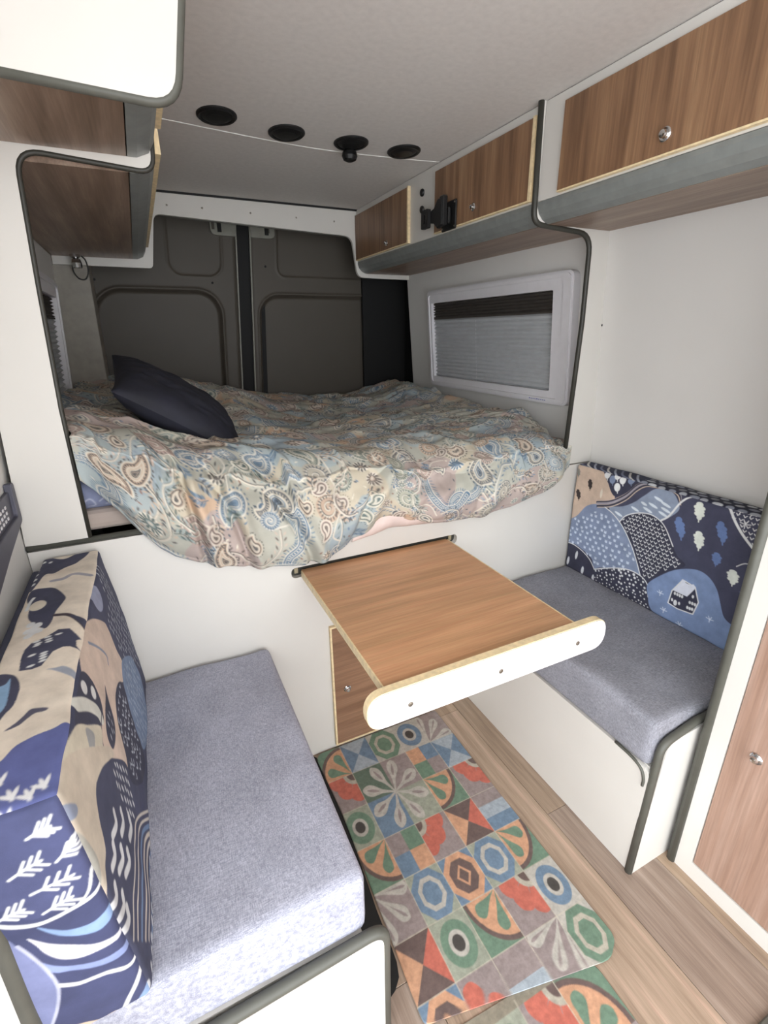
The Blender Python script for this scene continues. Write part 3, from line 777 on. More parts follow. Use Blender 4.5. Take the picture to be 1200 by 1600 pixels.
scatter(cF,[(750,790),(800,780),(850,880),(890,1060),(920,1230),(870,1290),(810,1150),(760,950)],(.020,.018),dash(cF,'c2ccdc',.0065,.0018,1.5),.5,4)
cF.poly([(710,910),(745,960),(800,1160),(865,1330),(890,1420),(860,1540),(790,1540),(745,1350),(705,1150),(690,1000)],DK)
scatter(cF,[(712,930),(745,990),(800,1180),(850,1340),(860,1500),(800,1500),(750,1330),(710,1150)],(.024,.020),lambda a,b,m:tick(cF,a,b,.0065,'b7bcc8',m),.5,6)
cF.poly([(508,835),(560,905),(600,1060),(605,1180),(520,1170),(450,1200),(470,1010),(485,930)],DK)
cF.ell((512,940),.013,.010,'dcdcdc'); cF.ell((558,975),.013,.010,'dcdcdc')
cF.line([(470,1045),(520,1050),(570,1090),(595,1140)],.022,'d3d3cb')
cF.line([(600,1060),(595,1190),(600,1330),(630,1420)],.003,DK)
cF.poly([(445,1190),(520,1180),(590,1195),(600,1320),(640,1420),(600,1460),(570,1540),(330,1540),(380,1400)],'cfc7b4')
cF.poly([(505,1200),(555,1240),(545,1400),(525,1440),(520,1320)],'9fa0a0')
cF.poly([(400,1420),(455,1430),(460,1500),(370,1500)],'8fa0b8')
cF.poly([(625,930),(650,1040),(680,1150),(685,1260),(668,1335),(630,1260),(620,1130),(628,1000)],DK)
scatter(cF,[(635,1100),(670,1130),(678,1240),(660,1300),(635,1230)],(.020,.016),dash(cF,'b7bcc8',.006,.002),.4,7)
cF.f=fF4
cF.poly([(330,255),(395,0),(600,-40),(640,20),(560,90),(540,220),(565,400),(605,560),(615,700),(645,870),(540,760),(420,520),(370,380)],'cbbfae')
cF.poly([(370,300),(430,300),(440,360),(405,400),(370,360)],'8f98ac'); cF.poly([(430,470),(470,480),(560,620),(620,850),(560,740)],'a9a79e')
cF.poly([(560,100),(600,50),(640,30),(720,70),(770,300),(780,450),(765,650),(770,900),(820,1120),(900,1260),(850,1260),(760,1020),(650,870),(610,690),(605,560),(565,400),(540,220)],'42455c')
scatter(cF,[(625,60),(720,90),(770,300),(770,420),(690,290),(640,160)],(.020,.0155),dash(cF,'c9cace',.0075,.0028,1.5),.2,8)
for a,b,l in ((650,420,.030),(695,410,.030),(745,440,.026),(655,610,.030),(695,630,.028),(730,650,.028),(675,850,.028),(720,900,.032),(750,980,.026)): cF.line([(a-8,b-70),(a+6,b),(a-8,b+70)],.0125,'d2d3d5')
for k,c in enumerate(('cdc6bd','cdc6bd','6f86a8','c9bfb4','cdc6bd','6f86a8')):
    x=770+22*k; cF.line([(x+110-k*8,330+k*40),(x+20,385+k*35),(x,520+k*25),(x+2,800),(x+18,1100)],.005 if k in(0,1) else .008,c)
scatter(cF,[(880,300),(960,300),(960,1400),(880,1400)],(.022,.03),dash(cF,'c6c8cc',.010,.006,1.3),.4,9)
# top canvas (x,y)
cP=Canvas(-.32,.48,-.12,1.30,.0013,'ece0d0')
def fP3(cx,cy): p=view_to_plane(cx/4,840+cy/4,(0,0,1),.912); return p[0],p[1]
def fP4(cx,cy): p=view_to_plane(cx/3.81,1180+cy/3.81,(0,0,1),.912); return p[0],p[1]
cP.f=fP3
cP.poly([(240,150),(300,120),(390,130),(480,95),(560,80),(500,140),(470,165),(400,195),(340,235),(290,240),(240,300),(190,350),(170,300)],NAVY)
cP.line([(330,285),(400,270),(470,242),(570,245)],.010,'a6a4ac')
cP.poly([(200,345),(280,328),(350,326),(412,378),(400,420),(352,480),(322,545),(282,582),(230,560),(180,520),(188,450),(170,400)],NAVY)
cP.ell((240,440),.014,.020,CRM); cP.line([(170,470),(190,420),(215,390)],.006,WHT)
cP.line([(350,498),(430,495),(500,530),(560,580)],.009,'4a4048'); cP.poly([(440,498),(550,520),(555,580),(500,540)],NAVY)
for a,b in ((195,558),(240,560),(215,582),(175,600),(205,612),(245,595),(180,632)): cP.ell((a,b),.007,.009,WHT)
for a,b in ((275,148),(315,150),(235,205),(230,240),(222,275),(210,305)): cP.ell((a,b),.004,.006,WHT)
cP.poly([(122,848),(135,780),(158,722),(200,682),(290,642),(370,588),(440,580),(508,632),(478,645),(478,680),(502,702),(440,688),(400,695),(335,730),(262,812),(200,835)],NAVY,False)
for a,b in ((235,670),(245,682),(235,695),(305,640),(310,655),(312,668),(372,618),(205,755),(195,815),(280,738),(276,752),(274,766),(270,782)): cP.ell((a,b),.0055,.0028,WHT,.3)
cP.poly([(290,832),(350,822),(400,812),(450,828),(510,862),(490,885),(430,868),(380,850),(330,835)],'a4aab8')
cP.poly([(30,1222),(100,1165),(150,1120),(190,1082),(240,1072),(305,1072),(280,1092),(220,1105),(170,1140),(120,1180)],'5b5a6c')
cP.poly([(85,872),(128,940),(95,1045),(40,1110),(-60,1200),(-60,900)],NAVY); cP.poly([(40,930),(70,900),(40,1060),(-40,1130),(-40,980)],'8fb2d4')
cP.poly([(500,1150),(440,1160),(400,1168),(330,1210),(200,1258),(100,1310),(20,1400),(-80,1500),(-80,1900),(420,1900),(500,1500)],'636ba2')  # navy painted paler here, sunlight put into the print colour
cP.f=fP4
def leaf(cv,p,s,c=WHT,ang=.9):
    p=cv.tr(p)[0]; f=cv.f; cv.f=None
    for d in (-.5,0,.5): cv.ell((p[0]+s*.5*math.cos(ang+d),p[1]+s*.5*math.sin(ang+d)),s*.60,s*.16,c,ang+d*1.3)
    cv.f=f
for p in ((75,270),(180,262),(270,200),(5,190),(130,390),(225,355),(20,400),(320,318)): leaf(cP,p,.016,'f2f2f4',2.0)
leaf(cP,(215,455),.024,'f2f2f4',2.0)
# end canvas (x,z)
cN=Canvas(-.30,.44,-.10,.95,.0013,'4a4f74')
def fN4(cx,cy): p=view_to_plane(cx/3.81,1180+cy/3.81,(0,1,0),.520); return p[0],p[2]
cN.f=fN4
cN.poly([(-60,950),(200,940),(400,850),(560,780),(640,850),(760,1000),(850,1240),(900,1700),(-60,1700)],'42476a')
for (x0,y0),(x1,y1) in (((60,715),(250,600)),((190,795),(440,690)),((265,905),(435,810)),((340,610),(450,520)),((-20,965),(150,880)),((160,490),(300,420))):
    cN.line([(x0,y0),((x0+x1)/2,(y0+y1)/2-6),(x1,y1)],.0034,WHT)
    for t in (.3,.55,.8):
        a=np.array([x0+(x1-x0)*t,y0+(y1-y0)*t]); cN.line([a,a+[28,-70]],.0032,WHT,False); cN.line([a,a+[85,0]],.0032,WHT,False)
cN.line([(-60,985),(100,985),(230,968),(330,930),(430,880),(540,830),(600,790)],.0055,WHT); cN.line([(470,860),(530,790),(545,690)],.0035,WHT)
cN.poly([(225,985),(330,1000),(420,1000),(560,965),(665,905),(695,940),(610,1010),(500,1033),(380,1035),(290,1015)],'8ba5cc')
cN.poly([(170,1052),(300,1082),(440,1088),(570,1090),(700,1062),(765,1025),(770,1050),(700,1090),(600,1125),(480,1165),(370,1172),(280,1140),(220,1090)],'e2e2ea')
cN.poly([(230,1190),(330,1212),(440,1212),(600,1185),(740,1135),(805,1105),(802,1135),(700,1190),(560,1225),(440,1240),(320,1252)],'8c9ac6')
cN.line([(335,1332),(410,1328),(480,1318),(570,1285),(640,1262),(700,1255),(760,1248),(855,1208)],.0062,WHT)
cN.line([(700,1590),(740,1520),(770,1440),(800,1380),(858,1258)],.0065,WHT)
cN.poly([(40,1080),(110,1105),(190,1160),(290,1250),(345,1340),(348,1450),(320,1570),(290,1660),(100,1660),(0,1300)],'7f86ae')
cN.line([(110,1100),(190,1155),(290,1245),(350,1340),(348,1460),(310,1600)],.004,'b9bcd2')
cN.poly([(400,1620),(500,1590),(600,1580),(700,1530),(720,1620)],'d8c4ae')
cN.poly([(820,1480),(850,1420),(890,1370),(890,1440),(850,1500)],'8ba5cc')
lo=(-.272,.540,.503); hi=(-.130,YP-.010,.912)
def lean(P):
    P=P.copy(); t=(P[...,2]-.503)/.409
    # front face leans back towards the top, back stays on the pad
    fx=(P[...,0]-lo[0])/(hi[0]-lo[0]); P[...,0]=lo[0]-.012*t+fx*((hi[0]-lo[0])-.022*t)
    P[...,0]+=.005*fbm(P[...,1]*8,P[...,2]*8,3,21)*np.clip(fx,0,1); P[...,1]-=.016*np.clip(1-(P[...,1]-.54)/.05,0,1)
    P[...,2]+=.007*t*fbm(P[...,1]*7,P[...,0]*9,3,31)
    P[...,0]=np.maximum(P[...,0],-.2845); return P
parts=[]
for cu,cv_,nr in FACES:
    if nr==(0,1): P,U,V=rbox_face(1,2,nr,lo,hi,.010,600,320,.010,lean); C=cF.sample(P[...,1],P[...,2])
    elif nr==(2,1): P,U,V=rbox_face(0,1,nr,lo,hi,.010,110,580,.004,lean); C=cP.sample(P[...,0],P[...,1])
    elif nr==(1,-1): P,U,V=rbox_face(0,2,nr,lo,hi,.010,110,320,.012,lean); C=cN.sample(P[...,0],P[...,2])
    else: P,U,V=rbox_face(cu,cv_,nr,lo,hi,.010,40,40,0,lean); C=np.tile(lin(NAVY),U.shape+(1,))
    parts.append((P,C))
o=merge('back_cushion',parts,M['print'])
tag(o,'tall backrest cushion on the left bench, cream and navy hills print, nearest the camera','cushion','landscape print backrest cushions')

# grey plastic perforated holder on the left wall
t=empty('wall_holder',(-.3,1.16,1.04),'dark slate perforated plastic holder on the left wall at the frame edge','holder')
slab('shell',rpoly([(.90,.94,.01),(1.12,.985,.02),(1.275,1.012,.012),(1.283,1.10,.008),(1.262,1.10,.0),(1.25,1.03,.01),(1.10,1.03,.0),(.90,1.03,0)]),0,-.3135,-.298,M['plastic'],t,.002)
slab('front_plate',rpoly([(.90,1.01,0),(1.262,1.02,0),(1.262,1.085,.01),(.90,1.085,0)]),0,-.3135,-.306,M['plastic'],t,.001)
for a in range(8):
    for b in range(3): box('slot_rib',-.3060,-.3045,1.20-a*.02,1.208-a*.02,1.038+b*.012,1.044+b*.012,M['frame'],t,0)

# ================================================================ FLOOR MATS
TP=.1; 
MC=dict(mauve='9a8d8b',cream='b9b3a4',green='718c78',dgreen='66786a',blue='738aa0',lblue='a8b3bc',orange='d0a080',red='c56f5f',brown='6d5c58',sage='a0a595',grey='a49c94',white='bfbbb2',dark='4a4744')
def tile(cv,x0,y0,w_,h_,kind,corner=0,rot=None):
    A=np.array([[x0,y0],[x0+w_,y0],[x0+w_,y0+h_],[x0,y0+h_]]); sl=cv.win(A,-cv.res)
    clip=np.zeros((cv.h,cv.w),np.float32); i0=int(round((x0-cv.u0)/cv.res));i1=int(round((x0+w_-cv.u0)/cv.res)); j0=int(round((y0-cv.v0)/cv.res)); j1=int(round((y0+h_-cv.v0)/cv.res))
    clip[max(0,j0):max(0,j1),max(0,i0):max(0,i1)]=1
    # local unit square -> oriented so that 'corner' is (0,0). 0=LL 1=LR 2=UR 3=UL
    def T(a,b):
        if corner in (1,2): a=1-a
        if corner in (2,3): b=1-b
        return (x0+a*w_,y0+b*h_)
    cv.f=T
    P=lambda pts,c,sm=False: cv.poly(pts,MC.get(c,c),sm,clip)
    full=[(0,0),(1,0),(1,1),(0,1)]
    def circ(cx,cy,r,c): P([(cx+r*math.cos(t),cy+r*math.sin(t)) for t in np.linspace(0,2*PI,40,endpoint=False)],c)
    def drop(cx,cy,ang,l,wd,c,back=0):
        ca,sa=math.cos(ang),math.sin(ang); pts=[]
        for t,hw in ((0,.0),(.25,.18),(.5,.5),(.75,.9),(.9,.8),(1,.0)): pts.append((t,hw))
        L=[(cx+(back+t*l)*ca-hw*wd*sa,cy+(back+t*l)*sa+hw*wd*ca) for t,hw in pts]; R_=[(cx+(back+t*l)*ca+hw*wd*sa,cy+(back+t*l)*sa-hw*wd*ca) for t,hw in pts[::-1][1:-1]]
        P(L+R_,c,True)
    if kind=='circle_b' or kind=='circle_g':
        c='blue' if kind[-1]=='b' else 'green'; P(full,'white' if c=='blue' else 'sage'); circ(.5,.5,.42,c); circ(.5,.5,.235,'white'); circ(.5,.5,.15,'dark')
    elif kind.startswith('oct'):
        c1,c2,c3,c4={'oct_g':('white','green','cream','green'),'oct_b':('sage','blue','white','blue'),'oct_o':('blue','orange','brown','orange')}[kind]
        P(full,c1)
        def octo(r,c,k=.42):
            a=.5-r;b=.5+r;q=2*r*k*.7; P([(a+q,a),(b-q,a),(b,a+q),(b,b-q),(b-q,b),(a+q,b),(a,b-q),(a,a+q)],c)
        octo(.5,c2); 
        if kind=='oct_o': octo(.36,c3); P([(.5,.26),(.72,.5),(.5,.74),(.28,.5)],'orange'); P([(.5,.33),(.65,.5),(.5,.67),(.35,.5)],'brown')
        else: octo(.34,c3); octo(.24,c4)
    elif kind=='fan':
        P(full,'green'); circ(0,0,.98,'brown'); circ(0,0,.88,'orange')
        for a in (.38,1.19): drop(0,0,a,.76,.16,'green',.04)
    elif kind=='petal':
        P(full,'mauve')
        for a in (.15,.78,1.42): drop(0,0,a,.92,.26,'red',-.05)
        circ(0,0,.34,'cream'); circ(0,0,.22,'brown')
    elif kind=='petal2':
        P(full,'mauve')
        for a in (.55,1.25): drop(0,0,a,1.0,.24,'red',-.05)
    elif kind=='white':
        P(full,'mauve')
        for a in (.12,.78,1.45): drop(0,0,a,1.0,.17,'white',0); 
        for a in (.12,.78,1.45): drop(0,0,a,.6,.035,'mauve',.34)
    elif kind=='squares':
        for (a,b),c in zip(((0,1),(1,1),(0,0),(1,0)),rot): P([(a*.5,b*.5),(a*.5+.5,b*.5),(a*.5+.5,b*.5+.5),(a*.5,b*.5+.5)],c)
    elif kind=='tri':
        for q,c in zip((((0,0),(1,0)),((1,0),(1,1)),((1,1),(0,1)),((0,1),(0,0))),rot): P([q[0],q[1],(.5,.5)],c)
    elif kind=='stripes':
        for k,c in enumerate(rot): P([(0,1-(k+1)/len(rot)),(1,1-(k+1)/len(rot)),(1,1-k/len(rot)),(0,1-k/len(rot))],c)
    cv.f=None
PX=[.320,.420,.521,.622,.724,.822]; PY=[.405,.531,.655,.780,.905,1.030,1.154,1.282]
cM=Canvas(.30,.39,.84,1.30,.0014,'8f8878')
L=[ # rows from the near end upward; columns left to right
 [('oct_o',0),('petal2',0),('stripes',0,('mauve','lblue')),('white',2),('oct_g',0)],
 [('tri',0,('brown','red','brown','orange')),('circle_g',0),('fan',2),('petal',2),('circle_b',0)],
 [('white',3),('oct_b',0),('oct_o',0),('oct_b',0),('fan',3)],
 [('fan',2),('squares',0,('mauve','green','blue','orange')),('petal',3),('tri',0,('brown','red','brown','orange')),('stripes',0,('mauve','lblue','blue'))],
 [('circle_g',0),None,None,('fan',3),('petal',2)],
 [('petal',2),None,None,('squares',0,('orange','blue','green','mauve')),('tri',0,('lblue','blue','lblue','blue'))],
 [('fan',1),('tri',0,('lblue','blue','lblue','blue')),('oct_g',0),('circle_b',0),('white',0)]]
for r,row in enumerate(L):
    for c,t_ in enumerate(row):
        if t_: tile(cM,PX[c],PY[r],PX[c+1]-PX[c],PY[r+1]-PY[r],t_[0],t_[1],t_[2] if len(t_)>2 else None)
# big four-tile flower
fx0,fx1,fy0,fy1=PX[1],PX[3],PY[4],PY[6]; mx_,my_=(fx0+fx1)/2,(fy0+fy1)/2
for q,c in (((fx0,my_,mx_,fy1),'dgreen'),((mx_,my_,fx1,fy1),'mauve'),((fx0,fy0,mx_,my_),'blue'),((mx_,fy0,fx1,my_),'sage')): cM.poly([(q[0],q[1]),(q[2],q[1]),(q[2],q[3]),(q[0],q[3])],MC[c],False)
for k in range(8):
    a=PI/8+k*PI/4; sx,sy=(fx1-fx0)/2,(fy1-fy0)/2
    def pt(t,hw): return (mx_+sx*(t*math.cos(a)-hw*math.sin(a)),my_+sy*(t*math.sin(a)+hw*math.cos(a)))
    cM.poly([pt(.05,.02),pt(.4,.06),pt(.7,.17),pt(.9,.14),pt(1.02,0),pt(.9,-.14),pt(.7,-.17),pt(.4,-.06),pt(.05,-.02)],MC['white'])
    cM.poly([pt(.5,0),pt(.65,.045),pt(.85,.02),pt(.88,0),pt(.85,-.02),pt(.65,-.045)],MC['mauve'])
for x in PX[1:-1]:
    cM.line([(x,PY[0]-.02),(x,PY[4] if x==PX[2] else PY[-1])],.0016,'c9c2b0',False)
    if x==PX[2]: cM.line([(x,PY[6]),(x,PY[7])],.0016,'c9c2b0',False)
for y in PY[1:-1]: 
    cM.line([(PX[0],y),(PX[1],y)],.0016,'c9c2b0',False); cM.line([(PX[3],y),(PX[5],y)],.0016,'c9c2b0',False)
    if y!=PY[5]: cM.line([(PX[1],y),(PX[3],y)],.0016,'c9c2b0',False)
def mat_mesh(name,outline,cv,z,parent=None,th=.003,step=.0017):
    """flat vinyl mat with outline: grid rows trimmed to the outline"""
    P=np.array(outline); y0,y1=P[:,1].min(),P[:,1].max(); ny=int((y1-y0)/step); nx=int((P[:,0].max()-P[:,0].min())/step)
    ys=np.linspace(y0+1e-5,y1-1e-5,ny); lo_=np.zeros(ny); hi_=np.zeros(ny)
    for k,y in enumerate(ys):
        xs=[]
        for i in range(len(P)):
            a,b=P[i-1],P[i]
            if (a[1]>y)!=(b[1]>y): xs.append(a[0]+(b[0]-a[0])*(y-a[1])/(b[1]-a[1]))
        lo_[k]=min(xs);hi_[k]=max(xs)
    s=np.linspace(0,1,nx)[None]; X=lo_[:,None]*(1-s)+hi_[:,None]*s; Y=np.repeat(ys[:,None],nx,1)
    Z=np.full_like(X,z+th)+.0006*fbm(X*12,Y*12,2,77)
    e=np.minimum(s*(hi_-lo_)[:,None],(1-s)*(hi_-lo_)[:,None]); Z=np.where(e<.0008,z,Z)
    Z[0]=z; Z[-1]=z
    return grid_mesh(name,np.stack([X,Y,Z],-1),cv.sample(X,Y),M['matp'])
cM2=Canvas(.30,.05,.84,.50,.002,'8f8878')
qx=[.32,.42,.521,.622,.735]; qy=[.06,.185,.31,.437]
G2=[[('circle_b',0),('fan',1),('oct_b',0),('petal',0)],[('petal',1),('tri',0,('brown','red','brown','orange')),('circle_g',0),('stripes',0,('mauve','blue'))],[('oct_o',0),('circle_g',0),('petal',2),('fan',0)]]
for r,row in enumerate(G2):
    for c,t_ in enumerate(row): tile(cM2,qx[c],qy[r],qx[c+1]-qx[c],qy[r+1]-qy[r],t_[0],t_[1],t_[2] if len(t_)>2 else None)
for x in qx[1:-1]: cM2.line([(x,.05),(x,.45)],.0016,'c9c2b0',False)
out1=rpoly([(.318,.500,.02),(.775,.408,.05),(.822,.435,.03),(.819,.90,0),(.824,1.283,.015),(.330,1.283,.035),(.338,1.05,0),(.325,.65,0)])
m1=mat_mesh('floor_mat',out1,cM,.0045); tag(m1,'long vinyl floor mat printed with colourful patterned tiles, under the table','mat','tile print vinyl floor mats')
out2=rpoly([(.32,.07,.02),(.737,.07,.02),(.737,.42,.05),(.70,.452,.04),(.32,.47,.02)])
m2=mat_mesh('floor_mat',out2,cM2,.0002); tag(m2,'second tile print mat tucked beneath the long one, at bottom edge','mat','tile print vinyl floor mats')
o=slab('floor_shade_strip',[tuple(p) for p in smooth_closed([(.225,1.285),(.225,.9),(.225,.6),(.31,.6),(.322,.75),(.332,.9),(.337,1.0),(.335,1.12),(.332,1.22),(.325,1.285)],4)],2,.0,.003,M['rubber']); tag(o,'added black strip for the shade on the floor between left bench and tile mat','mat')  # dark strip added to paint the shade beside the bench

# ================================================================ BED
t=box('mattress',-.30,1.47,YP+.022,2.64,.945,1.00,M['matt'],None,.02,3); tag(t,'thin grey-beige mattress showing at the left end of bed','mattress')
sw=puff('folded_sheet',(-.30,YP+.024,1.003),(.12,1.75,1.075),.03,.01,M['navy'])
cS=Canvas(-.32,.99,.14,1.10,.002,'7f86a2')
rs=np.random.default_rng(12)
for k in range(26):
    a,b=-.3+.44*rs.random(),1.0+.09*rs.random(); cS.line([(a,b),(a+.02,b+.012),(a+.03,b-.005),(a+.012,b-.01)],.003,'b3b7cb')
bpy.data.objects.remove(sw)
parts=[]
lo=(-.30,YP+.024,1.001);hi=(.12,1.75,1.075)
for cu,cv_,nr in FACES:
    P,U,V=rbox_face(cu,cv_,nr,lo,hi,.028,200 if nr[0]==1 else 50,50,.008 if nr[0]==2 else 0)
    C=cS.sample(P[...,0],P[...,2]); parts.append((P,C))
sw=merge('folded_blanket',parts,M['print']); tag(sw,'blue-grey swirl print folded blanket tucked under duvet at left','blanket')
# pale pink sheet lump at the hem
X,T=np.meshgrid(np.linspace(.50,1.03,90),np.linspace(0,1,26))
zc=np.interp(X,[.50,.56,.62,.72,.82,.92,1.03],[.800,.835,.862,.852,.835,.826,.82]); hh=np.interp(X,[.50,.56,.62,.72,.82,.92,1.03],[.006,.030,.045,.042,.030,.022,.004])
ang=-PI/2+PI*T; Yp=YP-.006-np.cos(ang)*(.030*np.clip(hh/.04,0,1)+.004); Zp=zc+hh*np.sin(ang)+.003*fbm(X*14,T*2,3,5)
up=sstep(.85,1,T); Yp=Yp*(1-up)+(YP-.004)*up
o=grid_mesh('pink_sheet',np.stack([X,Yp,Zp],-1),None,M['pink']); tag(o,'pale pink sheet peeping out below the duvet hem above the table','sheet')

# ---- duvet print
W,H=1.85,2.15
cD=Canvas(0,0,W,H,.0018,'bab9ad')
nz=fbm(cD.U*5.1,cD.V*5.1,2,40); nz2=fbm(cD.U*5.3+9,cD.V*5.3,2,50); nz3=fbm(cD.U*4.7+19,cD.V*4.7,2,55)
for thr,c,src in ((.10,'c9bfab',nz),(.26,'cfb39a',nz),(.22,'abb5b6',nz2),(.40,'a0adb4',nz2),(.20,'b9a9a2',nz3)):
    mk=sstep(thr-.012,thr+.012,src)[...,None]; cD.a=(cD.a*(1-mk)+lin(c)*mk).astype(np.float32)
PAL=[('ddd6c7','5f6771','b9b2a4','94a0aa'),('dad2c2','62605f','c6ae9a','cbb7a3'),('ddd8cc','6b8093','b0b8bb','8295a6'),('dad1c3','746b66','bfaaa0','cbb9aa'),('ddd7c9','667472','b9b8a8','a0aca8')]
def rotp(a,b,c,s_): return a*c-b*s_,a*s_+b*c
def paisley(cx,cy,R,ang,pal,r,flip=1):
    ts=np.linspace(0,1,18); L_=R*2.5
    sx=L_*(np.sin(ts*1.9)/1.9); sy=flip*L_*(1-np.cos(ts*1.9))/1.9*.9; rr=R*(1-ts)**.85
    c,s_=math.cos(ang),math.sin(ang); px,py=rotp(sx,sy,c,s_); px+=cx;py+=cy
    sl=cD.win(np.stack([px,py],1),R*1.5)
    if sl is None: return
    U,V=cD.U[sl],cD.V[sl]; D=np.full(U.shape,9.);A=np.zeros(U.shape)
    for x,y,q,t in zip(px,py,rr,ts):
        d=np.hypot(U-x,V-y)-q; b=d<D; D=np.where(b,d,D); A=np.where(b,np.arctan2(V-y,U-x)*max(q,.3*R)/R+t*4,A)
    aa=lambda a,b: np.clip((D-a)/cD.res+.5,0,1)*np.clip((b-D)/cD.res+.5,0,1)
    t=.0026; n=int(15+R*220); teeth=(np.sin(A*n)>.0)
    cD.put(sl,aa(t*2.1,t*2.1+R*.16)*(np.sin(A*n)>.2),pal[1])
    cD.put(sl,aa(-9,t*1.3),pal[0]); cD.put(sl,aa(-9,0),pal[2]); cD.put(sl,aa(-t*1.7,-t*.7),pal[1])
    cD.put(sl,aa(-R*.30,-R*.14)*teeth,pal[1]); cD.put(sl,aa(-R*.38-t,-R*.36),pal[0]); cD.put(sl,aa(-9,-R*.42-t),pal[3]); cD.put(sl,aa(-R*.60-t,-R*.60),pal[0]); cD.put(sl,aa(-R*.70-t,-R*.68),pal[1])
    cD.put(sl,aa(-9,-R*.84),pal[1])
def spiral(cx,cy,R,pal,sg=1,a0=0):
    th=np.linspace(0,4.4*PI,60); rr=R*(1-th/(4.6*PI)); P=np.stack([cx+rr*np.cos(sg*th+a0),cy+rr*np.sin(sg*th+a0)],1)
    cD.ell((cx,cy),R*1.02,R*1.02,pal[2]); cD.line(P+[.0014,-.0016],.0044,pal[1],False); cD.line(P,.0034,pal[0],False)
    for k in range(20):
        a=2*PI*k/20; cD.ell((cx+R*.80*math.cos(a),cy+R*.80*math.sin(a)),.0048,.0018,pal[1],a)
    tail=[(cx+R*q*math.cos(a0+e*sg),cy+R*q*math.sin(a0+e*sg)) for q,e in ((1,0),(1.3,-.5),(2.1,-.75),(2.9,-.5))]
    cD.line(tail,.0040,pal[0])
def bloom(cx,cy,R,pal,n=12):
    cD.ell((cx,cy),R*1.02,R*1.02,pal[0])
    for k in range(n):
        a=2*PI*k/n; cD.ell((cx+R*.75*math.cos(a),cy+R*.75*math.sin(a)),R*.27,R*.13,pal[1],a)
    cD.ell((cx,cy),R*.55,R*.5,pal[1]); cD.ell((cx,cy),R*.40,R*.36,pal[3]); cD.ell((cx,cy),R*.22,R*.20,pal[0])
def scroll_pts(cx,cy,L_,ang,bend=1):
    c,s_=math.cos(ang),math.sin(ang); k=L_*.5
    P=[rotp(x*k,y*k*bend,c,s_) for x,y in ((-1.0,.1),(-.7,-.25),(-.3,-.35),(.05,-.1),(.15,.3),(.5,.5),(.85,.25),(1.0,-.2))]
    P=smooth_open([(cx+a,cy+b) for a,b in P],7); T=np.gradient(P,axis=0); T/=np.linalg.norm(T,axis=1,keepdims=True)+1e-9
    return P,T,np.stack([-T[:,1],T[:,0]],1)
def ribbon(cx,cy,L_,ang,blue=True):
    P,T,Nn=scroll_pts(cx,cy,L_,ang); b='627d94' if blue else '62676e'
    for i in range(len(P)):
        for s2 in (-1,1): cD.line([P[i]+Nn[i]*s2*.013,P[i]+Nn[i]*s2*.023],.0024,b,False)
    cD.line(P,.0275,'e0dacd',False); cD.line(P,.0215,b,False)
    cD.line(P+Nn*.0055,.0022,'ddd8cc',False); cD.line(P-Nn*.0055,.0022,'ddd8cc',False)
    for i in range(len(P)): cD.ell(P[i],.0018,.0030,'e0dccf',math.atan2(T[i,1],T[i,0]))
def stem(cx,cy,L_,ang,pal):
    P,T,Nn=scroll_pts(cx,cy,L_,ang,.7)
    cD.line(P+[.0012,-.0022],.0046,pal[1],False); cD.line(P,.0040,pal[0],False)
    for i in range(0,len(P),2):
        for s2 in (-1,1):
            q=P[i]+Nn[i]*s2*.011; cD.ell(q,.0058,.0022,pal[1] if i%4 else pal[3],math.atan2(T[i,1],T[i,0])+s2*.7)
def sprig(cx,cy,R,ang,pal):
    P=[(cx,cy),(cx+R*.6*math.cos(ang),cy+R*.6*math.sin(ang)),(cx+R*1.2*math.cos(ang+.4),cy+R*1.2*math.sin(ang+.4))]
    cD.line(P,.0024,pal[1])
    for k in range(5):
        t=.2+.18*k; x=cx+R*1.15*t*math.cos(ang+.25*t); y=cy+R*1.15*t*math.sin(ang+.25*t)
        for s2 in (-1,1): cD.ell((x+.009*math.cos(ang+s2*1.2),y+.009*math.sin(ang+s2*1.2)),.0072,.0028,pal[1] if k%2 else pal[3],ang+s2*.9)
r_=np.random.default_rng(23); placed=[]; PA=np.zeros((0,3))
def spot(rad,tries=40,k=.62):
    global PA
    for _ in range(tries):
        x,y=r_.random()*W,r_.random()*H
        if not len(PA) or np.all((PA[:,0]-x)**2+(PA[:,1]-y)**2>((rad+PA[:,2])*k)**2):
            PA=np.vstack([PA,[x,y,rad]]); return x,y
    return None
rnd=r_.random
for k in range(2200): cD.ell((rnd()*W,rnd()*H),.0052,.0023,['56626f','96776a','7189a0','e0d9c8'][k%4],rnd()*3)
for k in range(90): stem(rnd()*W,rnd()*H,.20+.16*rnd(),rnd()*6.28,PAL[k%5])
for k in range(44):
    p=spot(.085)
    if p: ribbon(p[0],p[1],.18+.10*rnd(),rnd()*6.28,k%4!=0)
for k in range(120):
    p=spot(.054)
    if p: paisley(p[0]-.025,p[1],.022+.016*rnd(),rnd()*6.28,PAL[k%5],r_,1 if k%2 else -1)
for k in range(200):
    p=spot(.038)
    if p:
        if k%3: spiral(p[0],p[1],.024+.016*rnd(),PAL[(k*2)%5],1 if k%2 else -1,rnd()*6)
        else: bloom(p[0],p[1],.020+.008*rnd(),PAL[k%5])
for k in range(520):
    p=spot(.018,30,.8)
    if p:
        if k%3==0: bloom(p[0],p[1],.014,PAL[(k+1)%5],8)
        elif k%3==1: sprig(p[0],p[1],.032,rnd()*6.28,PAL[k%5])
        else: paisley(p[0]-.01,p[1],.015,rnd()*6.28,PAL[(k+3)%5],r_)
for k in range(46): stem(rnd()*W,rnd()*H,.16+.16*rnd(),rnd()*6.28,PAL[k%5])
